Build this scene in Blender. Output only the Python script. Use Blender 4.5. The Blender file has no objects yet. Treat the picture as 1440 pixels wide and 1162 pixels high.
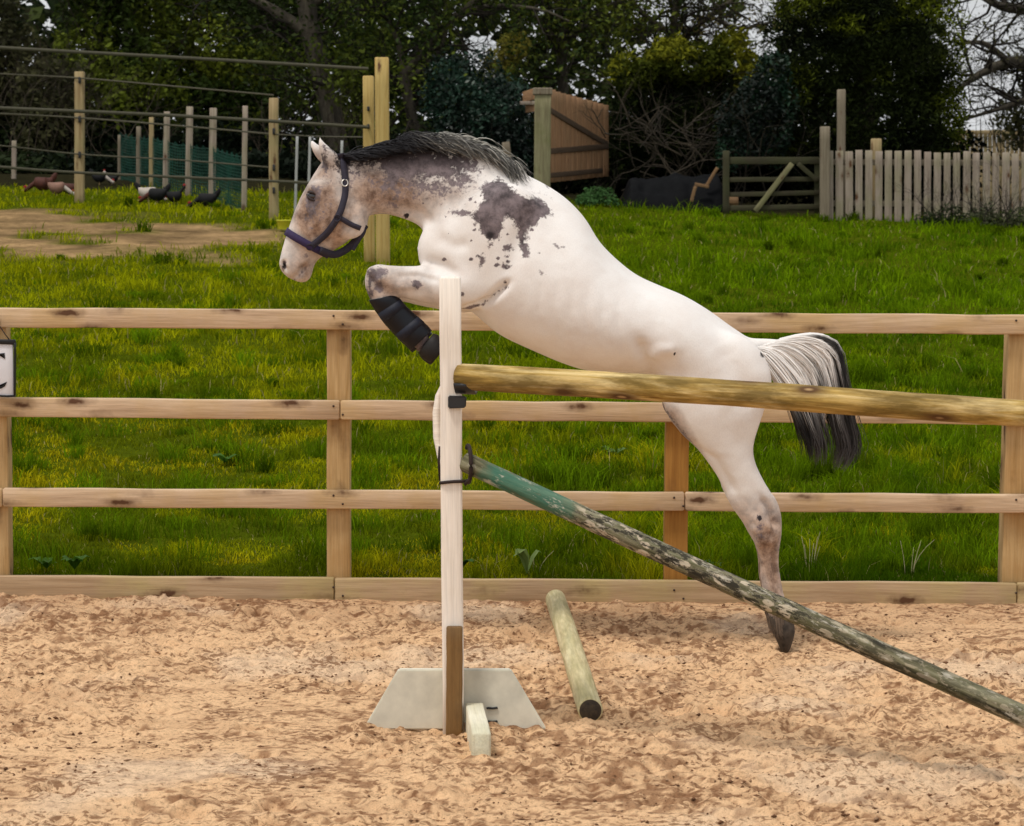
import bpy, bmesh, math, random
import numpy as np
from mathutils import Vector, Matrix
from mathutils.bvhtree import BVHTree

random.seed(7)
RNG = np.random.default_rng(7)
SC = bpy.context.scene
COL = SC.collection

# ------------------------------------------------------------------ camera
F_PX, CX, CY = 3500.0, 720.0, 581.0          # focal length and centre in photo pixels (1440 x 1162)
CAM_H = 1.875
PITCH = math.atan((581.0 - 250.0) / F_PX)
ROLL = math.radians(0.4)
cam_data = bpy.data.cameras.new('camera')
cam_data.sensor_width = 36.0
cam_data.lens = 36.0 * F_PX / 1440.0
cam_data.clip_start = 0.1
cam_data.clip_end = 2000.0
cam_data.dof.use_dof = True
cam_data.dof.focus_distance = 9.6
cam_data.dof.aperture_fstop = 11.0
cam = bpy.data.objects.new('camera', cam_data)
COL.objects.link(cam)
CAM_ROT = Matrix.Rotation(math.pi / 2 - PITCH, 3, 'X') @ Matrix.Rotation(ROLL, 3, 'Z')
cam.matrix_world = Matrix.Translation((0, 0, CAM_H)) @ CAM_ROT.to_4x4()
SC.camera = cam

# ------------------------------------------------------------------ sky, sun, exposure
SUN_EL, SUN_AZ = math.radians(66), math.radians(-135)   # azimuth from +Y towards +X: the sun stands behind the camera, to its left
world = bpy.data.worlds.new('World')
SC.world = world
world.use_nodes = True
wn, wl = world.node_tree.nodes, world.node_tree.links
wn.clear()
w_out = wn.new('ShaderNodeOutputWorld'); w_bg = wn.new('ShaderNodeBackground')
w_sky = wn.new('ShaderNodeTexSky'); w_sky.sky_type = 'NISHITA'; w_sky.sun_disc = False
w_sky.sun_elevation = SUN_EL; w_sky.sun_rotation = SUN_AZ
w_sky.air_density = 1.4; w_sky.dust_density = 4.0
w_tc = wn.new('ShaderNodeTexCoord'); w_map = wn.new('ShaderNodeMapping')
w_map.inputs['Scale'].default_value = (1.0, 1.0, 3.0)
w_no = wn.new('ShaderNodeTexNoise'); w_no.inputs['Scale'].default_value = 2.2; w_no.inputs['Detail'].default_value = 6
w_cr = wn.new('ShaderNodeValToRGB')
w_cr.color_ramp.elements[0].position = 0.3; w_cr.color_ramp.elements[0].color = (7.6, 7.9, 8.3, 1)
w_cr.color_ramp.elements[1].position = 0.75; w_cr.color_ramp.elements[1].color = (13.5, 13.4, 13.2, 1)
w_mx = wn.new('ShaderNodeMix'); w_mx.data_type = 'RGBA'; w_mx.inputs['Factor'].default_value = 0.85
wl.new(w_tc.outputs['Generated'], w_map.inputs['Vector']); wl.new(w_map.outputs['Vector'], w_no.inputs['Vector'])
wl.new(w_no.outputs['Fac'], w_cr.inputs['Fac'])
wl.new(w_sky.outputs['Color'], w_mx.inputs['A']); wl.new(w_cr.outputs['Color'], w_mx.inputs['B'])
wl.new(w_mx.outputs['Result'], w_bg.inputs['Color'])
w_bg.inputs['Strength'].default_value = 0.064
wl.new(w_bg.outputs['Background'], w_out.inputs['Surface'])
sun_data = bpy.data.lights.new('sun', 'SUN')
sun_data.energy = 1.5; sun_data.angle = math.radians(10); sun_data.color = (1.0, 0.945, 0.87)
sun = bpy.data.objects.new('sun', sun_data); COL.objects.link(sun)
_d = Vector((math.sin(SUN_AZ) * math.cos(SUN_EL), math.cos(SUN_AZ) * math.cos(SUN_EL), math.sin(SUN_EL)))
sun.rotation_euler = _d.to_track_quat('Z', 'Y').to_euler()
SC.view_settings.view_transform = 'Standard'
SC.view_settings.look = 'None'
SC.view_settings.exposure = 0.36
SC.view_settings.gamma = 1.0
SC.view_settings.use_curve_mapping = False

# ------------------------------------------------------------------ helpers
def P(px, py, D):
    "the point seen at photo pixel (px, py) at distance D in front of the camera (world y)"
    v = CAM_ROT @ Vector(((px - CX) / F_PX, (CY - py) / F_PX, -1.0))
    v = v * (D / v.y)
    return Vector((v.x, v.y, v.z + CAM_H))

def G(px, py, z=0.0):
    v = CAM_ROT @ Vector(((px - CX) / F_PX, (CY - py) / F_PX, -1.0))
    v = v * ((z - CAM_H) / v.z)
    return Vector((v.x, v.y, z))

_TAB = np.random.default_rng(11).random((256, 256))
def vnoise(x, y, seed=0):
    x = np.asarray(x, float) + seed * 17.31; y = np.asarray(y, float) + seed * 9.77
    xi = np.floor(x).astype(int); yi = np.floor(y).astype(int)
    fx = x - xi; fy = y - yi
    fx = fx * fx * (3 - 2 * fx); fy = fy * fy * (3 - 2 * fy)
    a = _TAB[xi & 255, yi & 255]; b = _TAB[(xi + 1) & 255, yi & 255]
    c = _TAB[xi & 255, (yi + 1) & 255]; d = _TAB[(xi + 1) & 255, (yi + 1) & 255]
    return (a * (1 - fx) + b * fx) * (1 - fy) + (c * (1 - fx) + d * fx) * fy
def fbm(x, y, seed=0, octaves=4, gain=0.5):
    s = 0; a = 1; t = 0
    for k in range(octaves):
        s = s + a * vnoise(np.asarray(x) * 2 ** k, np.asarray(y) * 2 ** k, seed + k * 3.1); t += a; a *= gain
    return s / t
def sstep(a, b, x):
    t = np.clip((x - a) / (b - a), 0, 1); return t * t * (3 - 2 * t)

def mesh_np(name, verts, faces, mats=None, cols=None, smooth=False, attrs=None):
    "verts (N,3); faces: list of int arrays (M,k)"
    verts = np.asarray(verts, dtype=np.float32)
    if not isinstance(faces, (list, tuple)): faces = [faces]
    faces = [np.asarray(f, dtype=np.int32) for f in faces if len(f)]
    me = bpy.data.meshes.new(name)
    me.vertices.add(len(verts)); me.vertices.foreach_set('co', verts.ravel())
    loops = np.concatenate([f.ravel() for f in faces])
    sizes = np.concatenate([np.full(len(f), f.shape[1], dtype=np.int32) for f in faces])
    starts = np.concatenate([[0], np.cumsum(sizes)[:-1]]).astype(np.int32)
    me.loops.add(len(loops)); me.loops.foreach_set('vertex_index', loops)
    me.polygons.add(len(sizes)); me.polygons.foreach_set('loop_start', starts)
    me.update(calc_edges=True)
    if smooth: me.polygons.foreach_set('use_smooth', np.ones(len(sizes), dtype=bool))
    if cols is not None:
        ca = me.color_attributes.new('Col', 'FLOAT_COLOR', 'POINT')
        c = np.ones((len(verts), 4), dtype=np.float32); c[:, :3] = cols
        ca.data.foreach_set('color', c.ravel())
    for k, v in (attrs or {}).items():
        at = me.attributes.new(k, 'FLOAT', 'POINT'); at.data.foreach_set('value', np.asarray(v, dtype=np.float32))
    if mats is not None: me.materials.append(mats)
    return me

def obj(name, me, parent=None, loc=None, rot=None):
    o = bpy.data.objects.new(name, me); COL.objects.link(o)
    if rot is not None: o.rotation_euler = rot
    L = Vector(loc) if loc is not None else Vector((0, 0, 0))
    if parent is not None:
        o.parent = parent
        L = L - wloc(parent)
    o.location = L
    return o
def wloc(o):
    L = Vector(o.location)
    while o.parent is not None:
        o = o.parent; L = L + Vector(o.location)
    return L
def tag(o, label=None, category=None, group=None, kind=None):
    if label: o['label'] = label
    if category: o['category'] = category
    if group: o['group'] = group
    if kind: o['kind'] = kind
    return o
def thing(name, loc, label, category, group=None):
    o = bpy.data.objects.new(name, None); COL.objects.link(o); o.location = loc
    o.empty_display_size = 0.2
    return tag(o, label, category, group)

def tube_np(paths, sides=6, cap=True):
    "paths: list of (pts (n,3), radii (n,)) -> verts, quads, tris"
    V, Q, T = [], [], []; off = 0
    ang = np.linspace(0, 2 * np.pi, sides, endpoint=False)
    for pts, rad in paths:
        pts = np.asarray(pts, float); rad = np.asarray(rad, float); n = len(pts)
        t = np.gradient(pts, axis=0); t /= np.linalg.norm(t, axis=1)[:, None] + 1e-9
        ref = np.array([0.0, 0, 1]) if abs(t[:, 2]).mean() < 0.8 else np.array([1.0, 0, 0])
        u = np.cross(t, ref); u /= np.linalg.norm(u, axis=1)[:, None] + 1e-9
        w = np.cross(u, t)
        ring = pts[:, None, :] + rad[:, None, None] * (np.cos(ang)[None, :, None] * u[:, None, :] + np.sin(ang)[None, :, None] * w[:, None, :])
        V.append(ring.reshape(-1, 3))
        i = np.arange(n - 1)[:, None] * sides + np.arange(sides)[None, :]
        j = np.arange(n - 1)[:, None] * sides + (np.arange(sides)[None, :] + 1) % sides
        Q.append(np.stack([i, j, j + sides, i + sides], -1).reshape(-1, 4) + off)
        off += n * sides
        if cap:
            V.append(pts[[0, -1]])
            k = np.arange(sides); k2 = (k + 1) % sides
            T.append(np.stack([np.full(sides, off), k2 + off - n * sides, k + off - n * sides], -1))
            e = off - sides
            T.append(np.stack([np.full(sides, off + 1), k + e, k2 + e], -1))
            off += 2
    return np.concatenate(V), np.concatenate(Q), (np.concatenate(T) if T else np.zeros((0, 3), int))

# ------------------------------------------------------------------ materials
def new_mat(name):
    m = bpy.data.materials.new(name); m.use_nodes = True
    nt = m.node_tree; b = nt.nodes['Principled BSDF']
    return m, nt, b
def N(nt, kind, **kw):
    n = nt.nodes.new(kind)
    for k, v in kw.items():
        if hasattr(n, k) and not k[0].isupper(): setattr(n, k, v)
        else: n.inputs[k.replace('_', ' ')].default_value = v
    return n
def ramp(nt, fac, stops):
    r = nt.nodes.new('ShaderNodeValToRGB'); e = r.color_ramp.elements
    while len(e) < len(stops): e.new(0.5)
    for i, (p, c) in enumerate(stops):
        e[i].position = p; e[i].color = (c[0], c[1], c[2], 1) if not isinstance(c, float) else (c, c, c, 1)
    nt.links.new(fac, r.inputs['Fac']); return r.outputs['Color']
def mixc(nt, fac, a, b, mode='MIX'):
    m = nt.nodes.new('ShaderNodeMix'); m.data_type = 'RGBA'; m.blend_type = mode
    for s, v in ((m.inputs['Factor'], fac), (m.inputs['A'], a), (m.inputs['B'], b)):
        if isinstance(v, (int, float)): s.default_value = v
        elif isinstance(v, tuple): s.default_value = (v[0], v[1], v[2], 1)
        else: nt.links.new(v, s)
    return m.outputs['Result']
def mth(nt, op, a, b=0.0, c=None, clamp=False):
    m = nt.nodes.new('ShaderNodeMath'); m.operation = op; m.use_clamp = clamp
    for s, v in zip(m.inputs, (a, b, c)):
        if v is None: continue
        if isinstance(v, (int, float)): s.default_value = v
        else: nt.links.new(v, s)
    return m.outputs[0]
def coords(nt, scale=(1, 1, 1), rand=True, src='Object'):
    tc = nt.nodes.new('ShaderNodeTexCoord'); mp = nt.nodes.new('ShaderNodeMapping')
    nt.links.new(tc.outputs[src], mp.inputs['Vector']); mp.inputs['Scale'].default_value = scale
    if rand:
        oi = nt.nodes.new('ShaderNodeObjectInfo'); cb = nt.nodes.new('ShaderNodeCombineXYZ')
        r = mth(nt, 'MULTIPLY', oi.outputs['Random'], 57.0)
        nt.links.new(r, cb.inputs[0]); nt.links.new(mth(nt, 'MULTIPLY', oi.outputs['Random'], 31.0), cb.inputs[1])
        nt.links.new(cb.outputs[0], mp.inputs['Location'])
    return mp.outputs['Vector']
def noise(nt, vec, scale, detail=4.0, rough=0.55, dist=0.0):
    n = nt.nodes.new('ShaderNodeTexNoise'); n.inputs['Scale'].default_value = scale
    n.inputs['Detail'].default_value = detail; n.inputs['Roughness'].default_value = rough; n.inputs['Distortion'].default_value = dist
    nt.links.new(vec, n.inputs['Vector']); return n.outputs['Fac']
def bump(nt, b, h, strength=0.3, dist=0.01):
    n = nt.nodes.new('ShaderNodeBump'); n.inputs['Strength'].default_value = strength; n.inputs['Distance'].default_value = dist
    nt.links.new(h, n.inputs['Height']); nt.links.new(n.outputs['Normal'], b.inputs['Normal'])

def wood_mat(name, light, dark, knot=(0.10, 0.045, 0.02), knots=0.16, knot_scale=(3.0, 9.0, 9.0), stain=None, stain_amt=0.5, rough=0.75):
    "grain runs along the object's own x axis"
    m, nt, b = new_mat(name)
    v = coords(nt, (1.2, 22, 22))
    g = noise(nt, v, 1.6, 6, 0.6, 0.6)
    c = ramp(nt, g, [(0.3, dark), (0.62, light)])
    v2 = coords(nt, (1, 1, 1))
    if stain:
        s = noise(nt, v2, 2.3, 5, 0.6)
        c = mixc(nt, mth(nt, 'MULTIPLY', ramp(nt, s, [(0.45, 0.0), (0.62, 1.0)]), stain_amt), c, stain)
    fine = noise(nt, coords(nt, (6, 160, 160)), 1.0, 3, 0.6)
    c = mixc(nt, 0.5, c, ramp(nt, fine, [(0.25, 0.62), (0.6, 1.0)]), 'MULTIPLY')
    if knots:
        vo = nt.nodes.new('ShaderNodeTexVoronoi'); vo.inputs['Scale'].default_value = 1.0; vo.inputs['Randomness'].default_value = 1.0
        nv = nt.nodes.new('ShaderNodeVectorMath'); nv.operation = 'ADD'
        nt.links.new(coords(nt, knot_scale), nv.inputs[0])
        nn = nt.nodes.new('ShaderNodeTexNoise'); nn.inputs['Scale'].default_value = 30; nt.links.new(v2, nn.inputs['Vector'])
        sc = nt.nodes.new('ShaderNodeVectorMath'); sc.operation = 'SCALE'; sc.inputs['Scale'].default_value = 0.25
        nt.links.new(nn.outputs['Color'], sc.inputs[0]); nt.links.new(sc.outputs[0], nv.inputs[1])
        nt.links.new(nv.outputs[0], vo.inputs['Vector'])
        sel = mth(nt, 'GREATER_THAN', mth(nt, 'FRACT', mth(nt, 'MULTIPLY', vo.outputs['Color'], 7.13)), 0.25)
        k = ramp(nt, vo.outputs['Distance'], [(knots * 0.55, 1.0), (knots, 0.45), (knots * 1.9, 0.0)])
        c = mixc(nt, mth(nt, 'MULTIPLY', k, sel), c, knot)
    nt.links.new(c, b.inputs['Base Color']); b.inputs['Roughness'].default_value = rough
    b.inputs['Specular IOR Level'].default_value = 0.25
    bump(nt, b, fine, 0.35, 0.004)
    return m
def flat_mat(name, col, rough=0.6, spec=0.3, var=0.25, scale=20, bumps=0.2, metallic=0.0):
    m, nt, b = new_mat(name)
    n = noise(nt, coords(nt), scale, 5, 0.6)
    nt.links.new(mixc(nt, 1.0, tuple(col), ramp(nt, n, [(0.3, 1.0 - var), (0.7, 1.0 + 0.0)]), 'MULTIPLY'), b.inputs['Base Color'])
    b.inputs['Roughness'].default_value = rough; b.inputs['Specular IOR Level'].default_value = spec; b.inputs['Metallic'].default_value = metallic
    if bumps: bump(nt, b, n, bumps, 0.004)
    return m
def leaf_mat(name, rough=0.6, spec=0.25, trans=0.25, var=0.4, scale=1.0):
    m, nt, b = new_mat(name)
    a = nt.nodes.new('ShaderNodeVertexColor'); a.layer_name = 'Col'
    n = noise(nt, coords(nt, rand=False), scale, 4, 0.6)
    c = mixc(nt, 1.0, a.outputs['Color'], ramp(nt, n, [(0.3, 1 - var), (0.7, 1.0)]), 'MULTIPLY')
    nt.links.new(c, b.inputs['Base Color']); b.inputs['Roughness'].default_value = rough; b.inputs['Specular IOR Level'].default_value = spec
    if trans:
        t = nt.nodes.new('ShaderNodeBsdfTranslucent'); nt.links.new(c, t.inputs['Color'])
        mx = nt.nodes.new('ShaderNodeMixShader'); mx.inputs[0].default_value = trans
        nt.links.new(b.outputs[0], mx.inputs[1]); nt.links.new(t.outputs[0], mx.inputs[2])
        nt.links.new(mx.outputs[0], nt.nodes['Material Output'].inputs['Surface'])
    return m

# ------------------------------------------------------------------ boards and poles
_box_cache = {}
def board_mesh(L, W, H, mat, seed=0, nseg=8, bevel=0.004, wob=0.0012):
    "L along x, W along y, H along z, centred"
    key = (round(L, 4), round(W, 4), round(H, 4), mat.name, seed, bevel)
    if key in _box_cache: return _box_cache[key]
    r = np.random.default_rng(seed + 5)
    b = min(bevel, W * 0.3, H * 0.3)
    prof = []
    w, h = W / 2, H / 2
    for sx, sy in ((1, 1), (-1, 1), (-1, -1), (1, -1)):
        c1, c2 = (sx * w, sy * (h - b)), (sx * (w - b), sy * h)
        mid = (sx * (w - b * 0.3), sy * (h - b * 0.3))
        prof += ([c1, mid, c2] if sx * sy > 0 else [c2, mid, c1])
    prof = np.array(prof); k = len(prof)
    xs = np.concatenate([[-L / 2], np.linspace(-L / 2 + b, L / 2 - b, nseg + 1), [L / 2]])
    sc = np.ones(len(xs)); 
    V = []
    for i, x in enumerate(xs):
        p = prof.copy()
        if i in (0, len(xs) - 1): p[:, 0] *= (w - b) / w; p[:, 1] *= (h - b) / h
        dy, dz = (r.random(2) - 0.5) * 2 * wob
        V.append(np.column_stack([np.full(k, x), p[:, 0] + dy, p[:, 1] + dz]))
    V = np.concatenate(V); n = len(xs)
    i = np.arange(n - 1)[:, None] * k + np.arange(k)[None]; j = np.arange(n - 1)[:, None] * k + (np.arange(k)[None] + 1) % k
    Q = np.stack([j, i, i + k, j + k], -1).reshape(-1, 4)
    Q = Q[:, ::-1]
    caps = np.array([list(range(k))[::-1], [x + (n - 1) * k for x in range(k)]])
    me = mesh_np('board', V, [Q, caps], mat)
    bm = bmesh.new(); bm.from_mesh(me); bmesh.ops.recalc_face_normals(bm, faces=bm.faces); bm.to_mesh(me); bm.free()
    _box_cache[key] = me
    return me
def frame(p0, p1, up=Vector((0, 0, 1))):
    x = (p1 - p0).normalized(); y = up.cross(x).normalized(); z = x.cross(y)
    return Matrix((x, y, z)).transposed().to_euler()
def board(name, p0, p1, W, H, mat, parent, up=Vector((0, 0, 1)), seed=0, bevel=0.004, wob=0.0012, nseg=8):
    "board from p0 to p1; W is its thickness across, H its size along up"
    p0, p1 = Vector(p0), Vector(p1)
    return obj(name, board_mesh((p1 - p0).length, W, H, mat, seed, bevel=bevel, wob=wob, nseg=nseg), parent, (p0 + p1) / 2, frame(p0, p1, up))
FWD = Vector((0, 1, 0))
def post(name, base, top, Wx, Wy, mat, parent, seed=0, bevel=0.004, wob=0.0012):
    "upright timber; Wx its width seen from the camera, Wy its depth"
    base, top = Vector(base), Vector(top)
    return obj(name, board_mesh((top - base).length, Wx, Wy, mat, seed, bevel=bevel, wob=wob), parent, (base + top) / 2, frame(base, top, FWD))
def pole_mesh(L, r, mat, seed=0, sides=28, nring=60, taper=0.0, wob=0.03):
    g = np.random.default_rng(seed)
    xs = np.linspace(-L / 2, L / 2, nring); ang = np.linspace(0, 2 * np.pi, sides, endpoint=False)
    A, X = np.meshgrid(ang, xs)
    R = r * (1 + taper * X / L) * (1 + wob * (fbm(X * 3, np.cos(A) * 1.2 + 5, seed) - 0.5) * 2 + wob * (fbm(X * 3 + 9, np.sin(A) * 1.2 + 5, seed + 2) - 0.5))
    bow = 0.10 * r * np.sin(X * 2.1 + seed)
    V = np.stack([X, R * np.cos(A), R * np.sin(A) + bow], -1)
    e = r * 0.12
    V0 = V[0].copy(); V0[:, 1:] *= 0.88; V1 = V[-1].copy(); V1[:, 1:] *= 0.88; V[0, :, 0] += e; V[-1, :, 0] -= e
    V = np.concatenate([V0[None], V, V1[None]]); n = nring + 2
    i = np.arange(n - 1)[:, None] * sides + np.arange(sides)[None]; j = np.arange(n - 1)[:, None] * sides + (np.arange(sides)[None] + 1) % sides
    Q = np.stack([i, j, j + sides, i + sides], -1).reshape(-1, 4)[:, ::-1]
    me = mesh_np('pole', V.reshape(-1, 3), [Q, np.array([list(range(sides)), [x + (n - 1) * sides for x in range(sides)][::-1]])], mat, smooth=True)
    bm = bmesh.new(); bm.from_mesh(me); bmesh.ops.recalc_face_normals(bm, faces=bm.faces); bm.to_mesh(me); bm.free()
    return me

# ------------------------------------------------------------------ materials used
M = {}
M['rail'] = wood_mat('sawn_pine_rail', (0.68, 0.50, 0.33), (0.48, 0.325, 0.20), knots=0.20, knot_scale=(3.6, 13, 13), stain=(0.56, 0.37, 0.15), stain_amt=0.6)
M['post'] = wood_mat('sawn_pine_post', (0.60, 0.41, 0.20), (0.42, 0.26, 0.10), knots=0.2, knot_scale=(4, 10, 10), stain=(0.38, 0.20, 0.06), stain_amt=0.5)
M['post_amber'] = wood_mat('amber_pine_post', (0.44, 0.22, 0.05), (0.30, 0.13, 0.025), knots=0.2, knot_scale=(3, 8, 8))
M['kick'] = wood_mat('sawn_pine_kickboard', (0.50, 0.35, 0.21), (0.33, 0.21, 0.11), knots=0.16, knot_scale=(3.0, 9, 9), stain=(0.46, 0.36, 0.15), stain_amt=0.7)
M['fieldpost'] = wood_mat('field_post_wood', (0.42, 0.32, 0.17), (0.26, 0.18, 0.08), knots=0.16, knot_scale=(2.5, 9, 9), stain=(0.30, 0.27, 0.12))
M['newpost'] = wood_mat('fresh_yellow_post', (0.58, 0.43, 0.16), (0.42, 0.27, 0.08), knots=0.16, knot_scale=(2.5, 9, 9))
M['greypost'] = wood_mat('weathered_grey_post', (0.25, 0.21, 0.15), (0.15, 0.12, 0.08), knots=0.12)
M['mossy'] = wood_mat('mossy_grey_timber', (0.26, 0.24, 0.13), (0.15, 0.13, 0.07), knots=0.1, stain=(0.14, 0.15, 0.05))
M['oldgate'] = wood_mat('dark_old_gate_timber', (0.060, 0.052, 0.028), (0.032, 0.027, 0.015), knots=0.0, stain=(0.05, 0.06, 0.02))
M['picket'] = wood_mat('weathered_picket', (0.38, 0.315, 0.255), (0.22, 0.17, 0.13), knots=0.16, knot_scale=(3, 6, 6), stain=(0.26, 0.24, 0.14), stain_amt=0.6)
M['boards'] = wood_mat('reddish_gate_board', (0.44, 0.25, 0.13), (0.25, 0.13, 0.06), knots=0.1, stain=(0.30, 0.19, 0.10))
M['boards_dark'] = wood_mat('dark_gate_ledge', (0.12, 0.08, 0.05), (0.07, 0.045, 0.03), knots=0.0)
M['white_wood'] = wood_mat('pale_painted_upright', (0.95, 0.88, 0.79), (0.86, 0.77, 0.67), knots=0.0, stain=(0.76, 0.65, 0.50), stain_amt=0.4)
M['cream_wood'] = wood_mat('cream_painted_foot', (0.86, 0.82, 0.66), (0.72, 0.66, 0.48), knots=0.0, stain=(0.5, 0.47, 0.3), stain_amt=0.5)
M['brown_wood'] = wood_mat('brown_stained_batten', (0.30, 0.17, 0.06), (0.17, 0.09, 0.03), knots=0.0, stain=(0.10, 0.06, 0.03), stain_amt=0.7)
M['foot'] = flat_mat('dirty_white_foot_board', (0.78, 0.75, 0.62), var=0.35, scale=7, rough=0.7)
M['black'] = flat_mat('black_plastic', (0.015, 0.016, 0.018), rough=0.45, spec=0.5, var=0.3)
M['rubber'] = flat_mat('black_rubber_cord', (0.03, 0.018, 0.015), rough=0.7)
M['wire'] = flat_mat('dark_fence_tape', (0.085, 0.080, 0.052), rough=0.7)
M['yellow'] = flat_mat('yellow_plastic', (0.55, 0.55, 0.03), rough=0.4)
M['nail'] = flat_mat('rusty_nail', (0.06, 0.035, 0.025), rough=0.6)

def log_mat(name, stops, flake=None, moss=None, moss_amt=0.6, knots=True):
    m, nt, b = new_mat(name)
    v = coords(nt, (1.0, 14, 14)); g = noise(nt, v, 2.0, 6, 0.62, 1.2)
    c = ramp(nt, g, stops)
    v2 = coords(nt, (1, 1, 1))
    if moss:
        n = noise(nt, coords(nt, (1.6, 6, 6)), 2.4, 6, 0.65)
        c = mixc(nt, mth(nt, 'MULTIPLY', ramp(nt, n, [(0.42, 0.0), (0.62, 1.0)]), moss_amt), c, moss)
    if knots:
        vo = nt.nodes.new('ShaderNodeTexVoronoi'); vo.inputs['Scale'].default_value = 1.0
        nt.links.new(coords(nt, (4.5, 11, 11)), vo.inputs['Vector'])
        c = mixc(nt, ramp(nt, vo.outputs['Distance'], [(0.12, 0.95), (0.20, 0.55), (0.36, 0.0)]), c, (0.10, 0.045, 0.015))
        c = mixc(nt, ramp(nt, vo.outputs['Distance'], [(0.04, 1.0), (0.09, 0.0)]), c, (0.42, 0.27, 0.13))
    return m, nt, b, c, v2
def finish_log(nt, b, c, v2, st=0.5):
    f = noise(nt, coords(nt, (10, 90, 90)), 1.0, 4, 0.6)
    c = mixc(nt, 0.55, c, ramp(nt, f, [(0.3, 0.55), (0.62, 1.0)]), 'MULTIPLY')
    nt.links.new(c, b.inputs['Base Color']); b.inputs['Roughness'].default_value = 0.75; b.inputs['Specular IOR Level'].default_value = 0.25
    bump(nt, b, f, st, 0.006)
m, nt, b, c, v2 = log_mat('yellow_treated_log', [(0.30, (0.17, 0.085, 0.015)), (0.46, (0.46, 0.30, 0.075)), (0.64, (0.76, 0.58, 0.27))], moss=(0.15, 0.095, 0.018), moss_amt=0.85)
finish_log(nt, b, c, v2); M['log_yellow'] = m
m, nt, b, c, v2 = log_mat('pale_treated_log', [(0.25, (0.36, 0.29, 0.13)), (0.5, (0.62, 0.53, 0.30)), (0.7, (0.76, 0.69, 0.44))], moss=(0.36, 0.33, 0.15), moss_amt=0.5, knots=False)
finish_log(nt, b, c, v2); M['log_pale'] = m
# flaking painted pole: x axis runs from the stand (-) to the ground (+)
m, nt, b, c, v2 = log_mat('flaking_painted_log', [(0.34, (0.030, 0.026, 0.014)), (0.48, (0.16, 0.145, 0.08)), (0.66, (0.38, 0.36, 0.24))], moss=(0.085, 0.090, 0.035), moss_amt=0.6, knots=False)
sx = nt.nodes.new('ShaderNodeSeparateXYZ'); tc = nt.nodes.new('ShaderNodeTexCoord'); nt.links.new(tc.outputs['Object'], sx.inputs[0])
X = mth(nt, 'ADD', sx.outputs[0], mth(nt, 'MULTIPLY', mth(nt, 'SUBTRACT', noise(nt, v2, 9, 4), 0.5), 0.35))
band = mth(nt, 'MULTIPLY', ramp(nt, mth(nt, 'ADD', mth(nt, 'MULTIPLY', X, 0.25), 0.5), [(0.20, 0.0), (0.222, 1.0), (0.27, 0.9), (0.30, 0.0)]), ramp(nt, noise(nt, coords(nt, (2, 7, 7)), 3, 5), [(0.36, 0.2), (0.46, 1.0)]))
c = mixc(nt, mth(nt, 'MULTIPLY', band, 0.8), c, (0.04, 0.17, 0.115))
band2 = ramp(nt, mth(nt, 'ADD', mth(nt, 'MULTIPLY', X, 0.25), 0.5), [(0.28, 0.0), (0.31, 1.0), (0.47, 1.0), (0.56, 0.45), (0.95, 0.35)])
vo = nt.nodes.new('ShaderNodeTexVoronoi'); vo.inputs['Scale'].default_value = 1.0; vo.feature = 'SMOOTH_F1'; vo.inputs['Smoothness'].default_value = 0.3
nt.links.new(coords(nt, (18, 40, 40)), vo.inputs['Vector'])
fl = ramp(nt, mth(nt, 'ADD', vo.outputs['Distance'], mth(nt, 'MULTIPLY', noise(nt, v2, 45, 4), 0.5)), [(0.62, 1.0), (0.68, 0.0)])
blk = ramp(nt, noise(nt, coords(nt, (9, 26, 26)), 1.9, 6, 0.7), [(0.48, 0.0), (0.53, 1.0)])
pc = mixc(nt, blk, (0.66, 0.56, 0.42), (0.018, 0.014, 0.010))
c = mixc(nt, mth(nt, 'MULTIPLY', band2, mth(nt, 'MAXIMUM', mth(nt, 'MULTIPLY', fl, 0.75), mth(nt, 'MULTIPLY', blk, 0.8))), c, pc)
wf = ramp(nt, noise(nt, coords(nt, (5.0, 16, 16)), 2.2, 6, 0.75), [(0.56, 0.0), (0.63, 0.75)])
c = mixc(nt, wf, c, (0.56, 0.52, 0.42))
finish_log(nt, b, c, v2, 0.7); M['log_old'] = m
# ================================================================== ground
Y_F = 10.9                                                     # the plane of the arena fence's front faces
def terr(x, y):
    x = np.asarray(x, float); y = np.asarray(y, float)
    s = 0.0505 - 0.0085 * np.tanh(x / 4.5)
    d = np.clip(y - 11.0, 0, None)
    d = np.where(d > 31, 31 + (d - 31) * 0.12, d)
    d = np.where(y > 75, 31 + 33 * 0.12, d)
    bumps = (fbm(x * 0.5, y * 0.5, 3) - 0.5) * 0.10 * sstep(11, 15, y) + (fbm(x * 2.1, y * 2.1, 5) - 0.5) * 0.07
    return 0.06 + s * d + bumps * sstep(90, 60, y)
def tz(x, y): return float(terr(np.array([x]), np.array([y]))[0])
def ground_px(px, D):
    "ground point of the field under photo column px at distance D"
    p = P(px, 300, D); return Vector((p.x, D, tz(p.x, D)))

# ground sheet to the horizon
def grid(xs, ys, zf):
    X, Y = np.meshgrid(xs, ys); Z = zf(X, Y); nx, ny = len(xs), len(ys)
    i = np.arange(ny - 1)[:, None] * nx + np.arange(nx - 1)[None]
    return np.stack([X, Y, Z], -1).reshape(-1, 3), np.stack([i, i + 1, i + nx + 1, i + nx], -1).reshape(-1, 4)

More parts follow.
